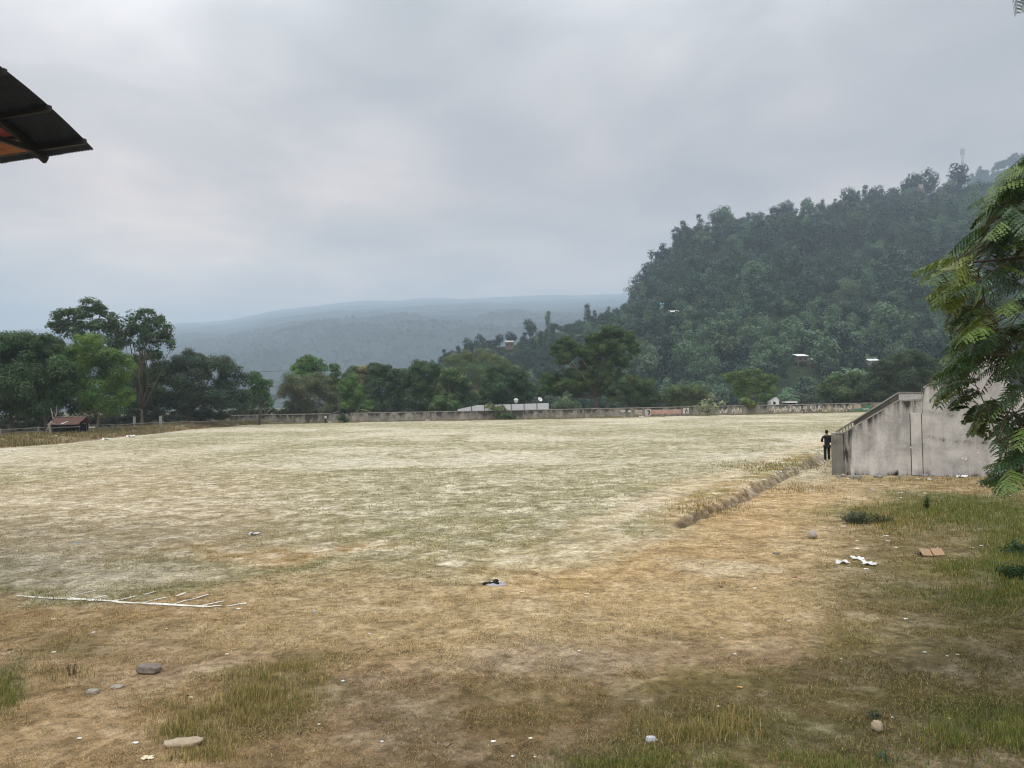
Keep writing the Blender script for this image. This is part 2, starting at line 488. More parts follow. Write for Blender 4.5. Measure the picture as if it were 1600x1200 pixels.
    # nearer: browner, thatch of dead grass
    lay(ss(975, 1080, vw - (u - 500) * 0.03) * 0.70, (0.235, 0.150, 0.080), 0.45)
    lay(ss(1045, 1130, vw) * ss(430, 600, uw) * 0.8, (0.140, 0.092, 0.052), 0.5)
    blob(150, 1050, 210, 26, (0.30, 0.205, 0.118), 0.6, 0.25)
    blob(90, 1170, 230, 40, (0.33, 0.23, 0.125), 0.75, 0.2)
    blob(100, 1040, 90, 22, (0.15, 0.115, 0.05), 0.5, 0.8)
    blob(250, 1070, 260, 16, (0.32, 0.225, 0.135), 0.5, 0.2)
    blob(860, 1040, 170, 24, (0.31, 0.245, 0.175), 0.55, 0.2)
    blob(640, 1110, 160, 50, (0.185, 0.118, 0.068), 0.6, 0.3)
    blob(1130, 1010, 180, 30, (0.24, 0.165, 0.10), 0.6, 0.2)
    blob(800, 1110, 220, 50, (0.20, 0.135, 0.055), 0.5, 0.7)
    blob(1120, 1090, 160, 36, olive, 0.6, 0.9)
    blob(1040, 1185, 300, 30, green, 0.6, 1.0)
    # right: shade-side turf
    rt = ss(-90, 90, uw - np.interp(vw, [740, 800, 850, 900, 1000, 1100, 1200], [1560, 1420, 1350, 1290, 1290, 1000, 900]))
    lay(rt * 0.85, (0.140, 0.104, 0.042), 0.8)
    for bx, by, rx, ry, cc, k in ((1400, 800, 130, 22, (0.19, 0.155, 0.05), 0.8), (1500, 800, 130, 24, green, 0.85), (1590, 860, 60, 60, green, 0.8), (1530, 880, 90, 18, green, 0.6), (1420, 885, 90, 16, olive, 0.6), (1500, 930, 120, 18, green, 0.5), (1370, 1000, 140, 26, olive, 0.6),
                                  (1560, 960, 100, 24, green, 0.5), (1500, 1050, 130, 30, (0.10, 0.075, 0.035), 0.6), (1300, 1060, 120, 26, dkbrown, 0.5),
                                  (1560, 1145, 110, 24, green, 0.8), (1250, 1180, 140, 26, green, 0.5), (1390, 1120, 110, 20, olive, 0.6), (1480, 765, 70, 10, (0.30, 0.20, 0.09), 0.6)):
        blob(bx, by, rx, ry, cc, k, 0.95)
    [blob(cx_, cy_, rx_, ry_, (0.135, 0.105, 0.038), 0.6, 1.0) for cx_, cy_, rx_, ry_ in ((460, 1045, 60, 14), (400, 1085, 90, 24), (330, 1125, 90, 24), (280, 1165, 70, 20))]
    blob(8, 1090, 30, 40, green, 0.6, 1.0)
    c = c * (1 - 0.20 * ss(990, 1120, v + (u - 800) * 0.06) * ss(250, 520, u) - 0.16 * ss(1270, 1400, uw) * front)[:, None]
    # worn track beside the ditch, and the ditch
    qx = x + (fbm(x * 0.6, y * 0.6, 23, 3) - 0.5) * 0.9; qy = y + (fbm(x * 0.6 + 9, y * 0.6, 24, 3) - 0.5) * 0.9
    d, t, s, L = seg_dist(qx, qy, DITCH)
    f = (s < 0)
    lay(f * ss(-2.5, 1, t) * ss(3.6, 2.6, d) * ss(1.5, 2.1, d) * 0.8, (0.46, 0.37, 0.245), 0.1)
    lay(f * ss(0, 3, t) * ss(1.8, 1.3, d) * ss(0.3, 0.6, d) * ss(0.35, 0.6, fbm(x * 0.4, y * 0.4, 81, 3)), (0.27, 0.19, 0.065), 0.8)
    lay((~f) * ss(8, 14, t) * ss(2.6, 1.6, d) * ss(0.4, 0.7, d) * 0.8, (0.40, 0.335, 0.225), 0.2)
    lay(ss(-0.2, 0.6, t) * ss(0.42, 0.12, d - 0.012 * t) * 0.85, (0.150, 0.112, 0.076), 0.0)
    # fringe by the far wall, and the weedy left bank
    lay(ss(655 + 0, 650, v + (u - 800) * 0.019 + w1 * 6) * front, (0.255, 0.215, 0.10), 0.7)
    d, t, s, L = seg_dist(x, y, BANK)
    b = (s < 0) * (x < -20)
    lay(b * ss(0.2, 0.9, d), (0.205, 0.135, 0.085), 0.4)
    lay(b * ss(1.5, 4.5, d), (0.20, 0.165, 0.085), 0.6)
    lay(b * ss(12, 20, d), (0.05, 0.05, 0.028), 0.6)
    lay((b * 0 + 1) * (1 - b) * ss(0.9, 0.2, d) * (x < -20), (0.50, 0.46, 0.36), 0.0)
    lay(ss(175, 215, y), (0.07, 0.085, 0.035), 0.9)
    fld = fld * (1 - 0.9 * b * ss(0.2, 0.9, d)) * (1 - ss(175, 215, y))
    if full: return c, g, fld
    return c, g


def ground_mat():
    m, t = new_mat('dry_ground')
    tc = nd(t, 'ShaderNodeTexCoord'); o = tc.outputs['Object']
    a = nd(t, 'ShaderNodeAttribute', attribute_name='tint'); g = nd(t, 'ShaderNodeAttribute', attribute_name='green')

    def noi(s, d=6.0, r=0.65, dist=0.0):
        n = nd(t, 'ShaderNodeTexNoise', inp={'Scale': s, 'Detail': d, 'Roughness': r, 'Distortion': dist}); t.links.new(o, n.inputs['Vector']); return n.outputs[0]
    nA = noi(1.7, 5, 0.65, 0.6); nB = noi(7, 6, 0.7, 0.4); nC = noi(0.22, 4, 0.6, 0.4); nD = noi(48, 4, 0.7); nE = noi(0.62, 4, 0.62, 0.8)
    c = a.outputs['Color']; G = g.outputs['Fac']; FLD = nd(t, 'ShaderNodeAttribute', attribute_name='field').outputs['Fac']
    # worn pale soil between the tufts of the playing field, at several sizes
    w1 = ramp(t, nE, [(0.47, (0, 0, 0)), (0.58, (1, 1, 1))]); w2 = ramp(t, nA, [(0.50, (0, 0, 0)), (0.60, (1, 1, 1))]); w3 = ramp(t, nC, [(0.50, (0, 0, 0)), (0.62, (1, 1, 1))])
    w = mth(t, 'ADD', mth(t, 'ADD', mth(t, 'MULTIPLY', w1, 0.45), mth(t, 'MULTIPLY', w2, 0.42)), mth(t, 'MULTIPLY', w3, 0.35), clamp=True)
    c = mixc(t, mth(t, 'MULTIPLY', w, mth(t, 'ADD', mth(t, 'MULTIPLY', FLD, 0.72), 0.06)), c, (0.60, 0.54, 0.42))
    # turf left standing
    d1 = ramp(t, nE, [(0.40, (1, 1, 1)), (0.49, (0, 0, 0))]); d2 = ramp(t, nA, [(0.40, (1, 1, 1)), (0.48, (0, 0, 0))]); d3 = ramp(t, nB, [(0.42, (1, 1, 1)), (0.50, (0, 0, 0))])
    dd = mth(t, 'ADD', mth(t, 'ADD', mth(t, 'MULTIPLY', d1, 0.45), mth(t, 'MULTIPLY', d2, 0.45)), mth(t, 'MULTIPLY', d3, 0.35), clamp=True)
    tc_ = mixc(t, FLD, (0.130, 0.108, 0.042), (0.200, 0.190, 0.100))
    c = mixc(t, mth(t, 'MULTIPLY', dd, mth(t, 'MULTIPLY', G, 0.85)), c, tc_)
    v1 = ramp(t, nA, [(0.34, (0.66, 0.64, 0.62)), (0.5, (1.0, 1.0, 1.0)), (0.66, (1.25, 1.25, 1.25))])
    v2 = ramp(t, nB, [(0.32, (0.52, 0.50, 0.48)), (0.5, (1.0, 1.0, 1.0)), (0.68, (1.40, 1.40, 1.38))])
    v3 = ramp(t, nD, [(0.3, (0.66, 0.66, 0.64)), (0.7, (1.28, 1.28, 1.28))])
    for v in (v1, v2, v3): c = mixc(t, 1.0, c, v, 'MULTIPLY')
    b = nd(t, 'ShaderNodeBsdfPrincipled', inp={'Roughness': 0.95, 'Specular IOR Level': 0.1}); t.links.new(c, b.inputs['Base Color'])
    hh = mth(t, 'ADD', mth(t, 'MULTIPLY', nB, 0.7), mth(t, 'MULTIPLY', nD, 0.2))
    hh = mth(t, 'ADD', hh, mth(t, 'MULTIPLY', nA, 1.2))
    bp = nd(t, 'ShaderNodeBump', inp={'Strength': 0.8, 'Distance': 0.10}); t.links.new(hh, bp.inputs['Height']); t.links.new(bp.outputs[0], b.inputs['Normal'])
    finish(t, b.outputs[0])
    return m


def build_ground():
    rr = [0.0]
    r = 2.5
    while r < 9600:
        rr.append(r); r *= (1.0075 if r < 70 else (1.012 if r < 300 else 1.12))
    rr = np.array(rr[1:])
    az = np.concatenate([np.arange(-180, -58, 3.0), np.arange(-58, -42, 0.6), np.arange(-42, 42, 0.16), np.arange(42, 58, 0.6), np.arange(58, 180, 3.0)])
    az = np.radians(az); n = len(az)
    X = (rr[:, None] * np.sin(az)[None]).ravel(); Y = (rr[:, None] * np.cos(az)[None]).ravel()
    Z = H(X, Y)
    V = np.stack([X, Y, Z], 1); V = np.vstack([V, [[0, 0, 0]]])
    i = np.arange(len(rr) - 1)[:, None] * n; k = np.arange(n)[None]; k2 = (k + 1) % n
    Q = np.stack([(i + k), (i + n + k), (i + n + k2), (i + k2)], -1).reshape(-1, 4)[:, ::-1]
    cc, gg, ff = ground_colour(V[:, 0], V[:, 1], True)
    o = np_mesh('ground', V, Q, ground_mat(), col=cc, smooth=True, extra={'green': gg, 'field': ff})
    # close the middle
    bm = bmesh.new(); bm.from_mesh(o.data); bm.verts.ensure_lookup_table()
    c = bm.verts[len(V) - 1]
    for k in range(n):
        bm.faces.new((c, bm.verts[(k + 1) % n], bm.verts[k]))
    bm.normal_update(); bm.to_mesh(o.data); bm.free()
    tag(o, kind='structure')


build_ground()


# ------------------------------------------------------------------ leaves
def diamonds(C, N, L, W, rng, T=None):
    n = len(C)
    N = N / np.maximum(np.linalg.norm(N, axis=1, keepdims=True), 1e-6)
    if T is None: T = rng.normal(size=(n, 3))
    T = T - (T * N).sum(1, keepdims=True) * N; T /= np.maximum(np.linalg.norm(T, axis=1, keepdims=True), 1e-6)
    B = np.cross(N, T)
    L = np.broadcast_to(L, (n,))[:, None] / 2; W = np.broadcast_to(W, (n,))[:, None] / 2
    V = np.stack([C - T * L, C - B * W, C + T * L, C + B * W], 1).reshape(-1, 3)
    return V


def crown(lobes, leaf, rng, cover=2.2, sub=0.36, base=(0.05, 0.08, 0.03), var=0.35, flat=0.75, droop=0.0, aspect=0.62, shell=0.5):
    """lobes: (cx,cy,cz,rx,ry,rz).  returns leaf quads and colours"""
    Vs = []; Cs = []
    base = np.array(base)
    for lb in lobes:
        c = np.array(lb[:3]); r = np.array(lb[3:6]); rm = r.mean()
        sr = sub * rm
        K = max(5, int(3.2 / (sub * sub)))
        d = rng.normal(size=(K, 3)); d[:, 2] += 0.25; d /= np.linalg.norm(d, axis=1, keepdims=True)
        rad = rng.uniform(shell, 0.95, (K, 1)) ** 0.7
        cc = c + d * r * rad * (1 - 0.55 * sub)
        srs = sr * rng.uniform(0.6, 1.35, K)
        tone = rng.uniform(1 - var, 1 + var, (K, 1)) * (1 + rng.normal(0, 0.10, (K, 3)) * np.array([1.0, 0.35, 0.8]))
        M = np.maximum(6, (cover * 4 * PI * srs ** 2 * 0.5 / (leaf * leaf * aspect * 0.5) / 3.0)).astype(int)
        idx = np.repeat(np.arange(K), M); n = len(idx)
        e = rng.normal(size=(n, 3)); e[:, 2] += 0.45; e /= np.linalg.norm(e, axis=1, keepdims=True)
        rr2 = rng.uniform(0.35, 1.08, (n, 1)) ** 0.6
        P = cc[idx] + e * srs[idx][:, None] * rr2 * np.array([1, 1, flat])
        P += rng.normal(0, leaf * 0.3, (n, 3))
        N = e * 1.0 + rng.normal(size=(n, 3)) * 0.32 + np.array([0, 0, 0.30])
        L = leaf * rng.uniform(0.7, 1.3, n)
        T = None
        if droop: T = rng.normal(size=(n, 3)) * 0.5 + np.array([0, 0, -droop]) + e * 0.5
        Vs.append(diamonds(P, N, L, L * aspect, rng, T))
        col = base * tone[idx] * rng.uniform(0.8, 1.22, (n, 1))
        Cs.append(np.repeat(col, 4, 0))
    V = np.vstack(Vs); C = np.clip(np.vstack(Cs), 0.004, 0.8)
    return V, C


def quads(V): return np.arange(len(V)).reshape(-1, 4)


def limb_mb(mb, a, b, r0, r1, rng, bend=0.12, n=6, sides=7):
    a = np.array(a, float); b = np.array(b, float); L = np.linalg.norm(b - a)
    off = rng.normal(size=3) * bend * L
    pts = []; rad = []
    for i in range(n + 1):
        t = i / n
        p = a * (1 - t) + b * t + off * math.sin(PI * t) + rng.normal(size=3) * 0.012 * L * (0 < i < n)
        p[2] += 0.06 * L * math.sin(PI * t)
        pts.append(p); rad.append(r0 * (1 - t) + r1 * t)
    mb.tube(pts, rad, sides)
    return pts


def far_tree(name, label, cat, Y, base_px, lobes_px, leaf=0.34, colr=(0.035, 0.052, 0.028), cover=2.8, trunk_r=0.25, sub=0.36, depth=0.9, seed=0,
             bark=None, var=0.35, base_y=None, group=None, flat=0.75, droop=0.0, stems=1, twigs=0, aspect=0.62, shell=0.5):
    """a tree whose crown is given by the lobes seen in the picture; depth in metres along Y"""
    rng = np.random.default_rng(seed + 1000)
    colr = tuple(c * k for c, k in zip(colr, (1.28, 1.52, 1.15)))
    s = Y / F
    bp_ = at(base_px, 640, Y); bx = bp_.x; bz = float(H(bx, Y))
    if base_y is not None: bz = at(base_px, base_y, Y).z
    root = empty(name, (bx, Y, bz))
    tag(root, label, cat, group)
    L = []
    for lp in lobes_px:
        px, py, rx, ry = lp[:4]; dy = lp[4] if len(lp) > 4 else rng.uniform(-0.5, 0.5) * rx * s * depth
        p = at(px, py, Y + dy)
        L.append((p.x - bx, dy, p.z - bz, rx * s, max(rx, ry) * s * depth, ry * s))
    V, C = crown(L, leaf, rng, cover, sub, colr, var, flat, droop, aspect, shell)
    np_mesh('crown', V, quads(V), M_LEAF, root, C)
    mb = MB()
    zc = min(l[2] for l in L) if L else 3
    zmax = max(l[2] for l in L)
    fork = max(0.8, min(zc * 0.75, zmax * 0.45))
    for st in range(stems):
        ox = (st - (stems - 1) / 2) * trunk_r * 4
        top = (ox * 2.5 + rng.normal() * 0.2, rng.normal() * 0.2, fork)
        limb_mb(mb, (ox, 0, -0.3), top, trunk_r / math.sqrt(stems), trunk_r * 0.75 / math.sqrt(stems), rng, 0.05)
        for l in L[st::stems]:
            p = limb_mb(mb, top, (l[0], l[1], l[2]), trunk_r * 0.5, trunk_r * 0.10, rng, 0.10)
            for _ in range(3 + twigs):
                d = rng.normal(size=3); d[2] += 0.5; d /= np.linalg.norm(d)
                q = p[rng.integers(2, len(p))]
                limb_mb(mb, q, q + d * np.array(l[3:6]) * 0.85, trunk_r * 0.16, 0.012, rng, 0.1, 4, 4)
    mb.build('trunk', bark or M_BARK, root)
    return root


TREE_GROUP = 'trees along the far side of the field'
DK = (0.040, 0.062, 0.030); MID = (0.062, 0.092, 0.034); BR = (0.085, 0.125, 0.032); GB = (0.095, 0.092, 0.062); OL = (0.070, 0.085, 0.030)


def build_treeline():
    T = lambda *a, **k: far_tree('broadleaf_tree', *a, group=TREE_GROUP, **k)
    T('dark bushy tree at the left edge of the photo, left of the rusty-roofed hut', 'tree', 100, 18, [(-30, 570, 60, 55), (10, 545, 38, 30), (42, 555, 40, 36), (70, 545, 30, 28), (30, 600, 55, 38), (85, 590, 38, 42), (0, 630, 50, 32), (60, 635, 35, 25)], colr=DK, leaf=0.26, seed=1, trunk_r=0.3)
    T('dense dark tree filling the gap between hut and left edge', 'tree', 112, 70, [(75, 555, 34, 35), (100, 575, 38, 40), (75, 610, 45, 36), (110, 625, 36, 30)], colr=(0.032, 0.05, 0.026), leaf=0.26, seed=2)
    T('tallest open-crowned tree on the left, rising behind the bright green one', 'tree', 128, 130, [(100, 497, 20, 17), (88, 512, 16, 12), (126, 490, 20, 16), (142, 478, 20, 14), (158, 486, 14, 12), (122, 515, 30, 18), (152, 512, 24, 16), (175, 498, 13, 12), (176, 515, 18, 16), (165, 540, 30, 24)],
      colr=(0.045, 0.064, 0.034), leaf=0.38, seed=3, trunk_r=0.28, cover=1.7, sub=0.33, shell=0.35)
    T('tall airy tree with sky showing through, beside the tallest left tree', 'tree', 132, 222, [(200, 508, 16, 14), (238, 508, 20, 14), (236, 526, 22, 16), (222, 520, 20, 14), (196, 530, 18, 16), (212, 495, 17, 11), (228, 490, 16, 9), (247, 500, 15, 12), (262, 516, 13, 12), (208, 515, 17, 14), (252, 530, 21, 15), (222, 538, 16, 14), (268, 540, 8, 12), (236, 556, 22, 14), (212, 562, 18, 14), (246, 580, 18, 18), (220, 590, 26, 20), (200, 600, 24, 24), (235, 612, 30, 20), (195, 632, 30, 18)],
      colr=(0.044, 0.066, 0.034), leaf=0.38, seed=4, trunk_r=0.26, cover=1.35, sub=0.33, shell=0.3)
    T('bright yellow-green feathery tree behind the rusty-roofed hut', 'tree', 104, 142, [(140, 538, 30, 18), (118, 552, 18, 16), (165, 556, 30, 20), (190, 572, 22, 24), (145, 575, 42, 24), (178, 600, 34, 24), (135, 610, 40, 24), (160, 635, 38, 18), (195, 622, 18, 18)],
      colr=(0.080, 0.118, 0.034), leaf=0.26, seed=5, cover=1.9, droop=0.5, aspect=0.4, stems=2, bark=M_PALEBARK)
    T('dark tree filling the space behind the airy tall tree', 'tree', 146, 215, [(205, 585, 26, 30), (235, 600, 28, 26), (212, 625, 40, 22), (250, 630, 30, 18), (180, 610, 26, 30)], colr=(0.034, 0.048, 0.030), leaf=0.32, seed=48)
    T('wide dark dome-shaped tree right of the airy tall tree', 'tree', 138, 295, [(300, 568, 36, 22), (268, 582, 32, 26), (335, 578, 34, 22), (362, 592, 26, 24), (255, 606, 36, 30), (300, 600, 48, 34), (350, 618, 36, 28), (240, 630, 30, 20), (310, 635, 46, 18), (375, 625, 20, 24)],
      colr=(0.033, 0.043, 0.030), leaf=0.32, seed=6, trunk_r=0.35, var=0.3, cover=1.9)
    T('small fresh green tree right of the wide dark dome', 'tree', 150, 405, [(398, 596, 16, 16), (415, 602, 14, 14), (405, 622, 24, 22), (388, 630, 18, 18)], colr=(0.05, 0.085, 0.028), leaf=0.34, seed=7)
    T('grey-brown wispy tree behind the far wall, left of the bamboo', 'tree', 168, 485, [(470, 600, 34, 20), (500, 597, 26, 16), (450, 615, 24, 18), (490, 622, 40, 22), (520, 618, 18, 22), (460, 636, 30, 14), (508, 640, 30, 12)], colr=(0.085, 0.082, 0.056), leaf=0.34, seed=8, cover=1.5, aspect=0.35, twigs=4, var=0.25, bark=M_PALEBARK)
    T('bright green rounded treetop above the grey-brown tree', 'tree', 196, 482, [(482, 566, 24, 12), (468, 577, 18, 10), (497, 576, 18, 11), (482, 590, 30, 14)], colr=(0.062, 0.105, 0.028), leaf=0.42, seed=9, cover=2.4)
    T('small dark tree right of the bright treetop', 'tree', 185, 525, [(523, 576, 10, 9), (530, 590, 18, 14), (520, 610, 22, 20)], colr=MID, leaf=0.40, seed=10)
    T('dull green tree behind the yellow-green bamboo', 'tree', 180, 555, [(552, 584, 16, 14), (572, 590, 16, 18), (555, 608, 26, 18), (570, 630, 26, 16)], colr=(0.05, 0.066, 0.03), leaf=0.36, seed=11)
    T('dark tree with a lumpy top, right of the withered brown one', 'tree', 172, 600, [(588, 578, 16, 12), (605, 584, 18, 15), (622, 588, 18, 16), (600, 606, 34, 24), (632, 612, 26, 24), (605, 634, 40, 16)], colr=(0.036, 0.054, 0.028), leaf=0.32, seed=12)
    T('dense dark tree above the middle of the long wall', 'tree', 168, 668, [(655, 577, 20, 16), (676, 580, 20, 14), (648, 598, 26, 22), (680, 602, 32, 24), (664, 628, 40, 18)], colr=DK, leaf=0.32, seed=13)
    T('bushy tree with paler leaf clusters, left of the zinc fence', 'tree', 162, 712, [(700, 588, 22, 16), (720, 598, 20, 16), (708, 612, 30, 20), (732, 622, 20, 18), (698, 632, 34, 14)], colr=(0.056, 0.074, 0.034), leaf=0.34, seed=14, var=0.5)
    T('grey half-bare spreading tree behind the dark round one', 'tree', 205, 745, [(715, 566, 26, 14), (745, 560, 32, 13), (778, 566, 26, 13), (735, 582, 36, 18), (790, 580, 22, 16), (765, 592, 34, 18)], colr=(0.090, 0.096, 0.058), leaf=0.34, seed=15, cover=1.2, aspect=0.35, twigs=6, bark=M_PALEBARK, var=0.22, trunk_r=0.35)
    T('dark round tree directly behind the pale zinc fence', 'tree', 176, 790, [(775, 588, 26, 18), (805, 590, 26, 18), (790, 606, 42, 24), (822, 612, 18, 20), (765, 622, 28, 18), (800, 628, 36, 14)], colr=(0.032, 0.054, 0.024), leaf=0.30, seed=16, sub=0.26, var=0.28)
    T('large dark tree with two billowing crowns against the wooded hill', 'tree', 166, 930, [(955, 522, 24, 14), (978, 531, 22, 14), (932, 532, 20, 14), (952, 546, 34, 15), (990, 545, 15, 12), (918, 552, 20, 12), (884, 535, 18, 11), (898, 548, 18, 13), (872, 548, 18, 13), (880, 562, 22, 10), (966, 564, 26, 14),
      (925, 574, 30, 14), (900, 586, 28, 13), (950, 585, 30, 15), (862, 596, 24, 17), (885, 608, 34, 16), (922, 604, 34, 16), (955, 606, 24, 16), (850, 612, 14, 12)],
      colr=(0.040, 0.058, 0.018), leaf=0.27, seed=17, trunk_r=0.5, sub=0.32, var=0.45, cover=3.4, shell=0.3)
    T('feathery mid-green tree right of the two-crowned tree', 'tree', 162, 985, [(985, 600, 24, 16), (1008, 604, 20, 17), (965, 616, 26, 16), (1000, 622, 34, 17), (1022, 622, 14, 14)], colr=(0.045, 0.064, 0.030), leaf=0.28, seed=18, droop=0.5, aspect=0.4)
    T('low brownish green tree above the orange wall painting', 'tree', 161, 1070, [(1058, 612, 20, 11), (1084, 611, 22, 12), (1045, 624, 20, 12), (1072, 627, 34, 11), (1102, 624, 16, 12)], colr=(0.072, 0.080, 0.042), leaf=0.32, seed=19, cover=1.7, twigs=3)
    T('umbrella-crowned green tree with pale stem left of the white shed', 'tree', 170, 1178, [(1150, 590, 24, 10), (1180, 586, 24, 10), (1202, 594, 16, 11), (1170, 602, 36, 13), (1195, 614, 22, 13), (1160, 614, 20, 10)], colr=(0.074, 0.098, 0.036), leaf=0.30, seed=20, cover=1.7, stems=2, bark=M_PALEBARK, var=0.4)
    T('brownish green tree just left of the big dark tree by the stand', 'tree', 172, 1318, [(1305, 598, 20, 14), (1328, 594, 20, 14), (1290, 612, 20, 14), (1322, 616, 34, 16), (1345, 608, 18, 18)], colr=(0.052, 0.064, 0.030), leaf=0.30, seed=21)
    T('broad dark tree rising over the sloping wall of the stand', 'tree', 164, 1412, [(1400, 566, 26, 16), (1425, 560, 24, 16), (1448, 574, 20, 22), (1375, 580, 26, 16), (1400, 590, 44, 22), (1440, 604, 34, 24), (1362, 604, 24, 20), (1400, 618, 46, 14), (1468, 600, 18, 28)], colr=(0.040, 0.050, 0.033), leaf=0.30, seed=22, trunk_r=0.4, cover=2.0)
    T('dark tree half hidden behind the stand and the near branches', 'tree', 175, 1520, [(1500, 580, 36, 28), (1545, 575, 36, 30), (1590, 580, 36, 30), (1520, 615, 50, 22), (1640, 590, 50, 40)], colr=(0.036, 0.048, 0.03), leaf=0.36, seed=23)
    # trees just out of the frame
    T('dark tree beyond the left edge of the playing field', 'tree', 104, -120, [(-120, 560, 70, 60), (-80, 610, 60, 50), (-170, 600, 60, 55)], colr=DK, leaf=0.4, seed=24, cover=1.4)
    # bamboo clump, withered palm
    far_tree('bamboo_clump', 'yellow-green bamboo clump standing upright behind the far wall', 'bamboo', 166, 545, [(543, 604, 12, 22), (552, 598, 10, 20), (545, 628, 13, 22), (560, 618, 10, 20), (572, 636, 14, 10)], leaf=0.34, colr=(0.068, 0.105, 0.028), seed=31, droop=1.2, aspect=0.3, stems=4, trunk_r=0.14, sub=0.4, bark=M_PALEBARK)
    far_tree('withered_tree', 'withered brown-leaved tree standing above the bamboo clump', 'tree', 178, 563, [(563, 578, 9, 7), (572, 575, 8, 6), (566, 588, 11, 9), (562, 598, 8, 8)], leaf=0.34, colr=(0.20, 0.155, 0.11), seed=32, droop=1.0, aspect=0.3, cover=1.5, bark=M_PALEBARK, twigs=2)
    # shrubs in front of and on the wall
    far_tree('pale_shrub', 'pale broad-leaved shrub growing against the far wall, right of the orange lettering', 'shrub', 151, 1106, [(1110, 622, 9, 8), (1098, 634, 11, 8), (1116, 636, 10, 9), (1106, 643, 13, 6), (1128, 630, 5, 4), (1090, 636, 6, 3)], leaf=0.42, colr=(0.20, 0.185, 0.165), seed=41, cover=0.7, trunk_r=0.06, sub=0.5, var=0.4, twigs=1)
    far_tree('shrub', 'olive shrub growing over the wall in front of the zinc fence', 'shrub', 153, 776, [(766, 636, 12, 5), (780, 640, 13, 7), (776, 650, 9, 6)], leaf=0.30, colr=(0.10, 0.105, 0.055), seed=42, cover=1.1, trunk_r=0.05, twigs=1)
    far_tree('shrub', 'low dark shrub at the foot of the wall right of the olive one', 'shrub', 152, 795, [(790, 650, 12, 4), (800, 651, 8, 4)], leaf=0.30, colr=(0.045, 0.07, 0.03), seed=43, trunk_r=0.05)
    far_tree('shrub', 'dark round bush in front of the far wall below the bamboo', 'shrub', 150, 536, [(534, 653, 8, 8), (541, 657, 6, 5)], leaf=0.28, colr=(0.045, 0.062, 0.036), seed=44, trunk_r=0.05, cover=2)
    far_tree('shrub', 'yellowish bush on top of the far wall under the umbrella-crowned tree', 'shrub', 158, 1170, [(1165, 628, 9, 7), (1175, 632, 8, 6)], leaf=0.30, colr=(0.11, 0.13, 0.04), seed=45, trunk_r=0.05)
    far_tree('smoky_shrub', 'grey-green feathery shrub under the two-crowned tree behind the wall', 'shrub', 163, 880, [(880, 628, 16, 9), (897, 634, 14, 7), (868, 636, 12, 6), (886, 618, 8, 7)], leaf=0.3, colr=(0.12, 0.145, 0.115), seed=46, trunk_r=0.05, cover=1.3)
    far_tree('shrub', 'dark bush above the brown field bank right of the two concrete posts', 'shrub', 140, 330, [(320, 648, 20, 6), (345, 650, 18, 6)], leaf=0.30, colr=(0.04, 0.05, 0.03), seed=47, trunk_r=0.05)
    # dead bare branch by the hut
    r = empty('dead_tree', (at(82, 665, 93).x, 93, float(H(at(82, 665, 93).x, 93)))); tag(r, 'bare pale forked dead tree leaning beside the rusty-roofed hut', 'tree')
    mb = MB(); rng = np.random.default_rng(5)
    limb_mb(mb, (0, 0, -0.2), (0.1, 0, 2.0), 0.14, 0.10, rng)
    limb_mb(mb, (0.1, 0, 2.0), (0.55, 0, 3.6), 0.08, 0.03, rng); limb_mb(mb, (0.1, 0, 1.9), (-0.25, 0.1, 3.3), 0.07, 0.03, rng); limb_mb(mb, (-0.9, 0, -0.2), (0.05, 0, 1.6), 0.10, 0.05, rng)
    mb.build('trunk', M_PALEBARK, r)
    # undergrowth: a mass nobody could count
    rng = np.random.default_rng(77)
    L = []
    for px in range(-160, 1640, 9):
        Yd = 112 + (px + 160) * 0.0 if px < 60 else (np.interp(px, [60, 230, 420, 1640], [108, 140, 162, 166]))
        Yd = Yd + rng.uniform(-2, 6) + 4
        p = at(px, 640, Yd)
        hgt = rng.uniform(1.1, 2.3)
        if 720 < px < 1000: hgt *= 0.8; 
        if 1110 < px < 1290: hgt *= 0.7; Yd += 8
        L.append((p.x, Yd, hgt * 0.75 + float(H(p.x, Yd)), rng.uniform(1.0, 1.9), 1.2, hgt * 0.8))
    V, C = crown(L, 0.32, rng, 1.8, 0.4, (0.040, 0.052, 0.028), 0.45)
    tag(np_mesh('undergrowth', V, quads(V), M_LEAF, None, C), 'dark tangled undergrowth beneath the trees behind the wall', 'undergrowth', kind='stuff')


# ------------------------------------------------------------------ hills
RU = [500, 640, 700, 760, 850, 920, 975, 1010, 1040, 1065, 1100, 1150, 1200, 1300, 1400, 1450, 1500, 1560, 1600, 1700, 1900, 2300]
RV = [640, 592, 566, 550, 528, 506, 490, 455, 418, 382, 368, 352, 345, 332, 318, 308, 300, 302, 296, 262, 200, 120]
RD = [400, 430, 470, 500, 560, 600, 625, 670, 700, 720, 750, 780, 800, 830, 860, 880, 900, 920, 930, 950, 980, 1000]
BD = [380, 360, 345, 335, 325, 320, 315, 312, 310, 308, 306, 304, 300, 295, 290, 288, 285, 282, 280, 275, 270, 265]


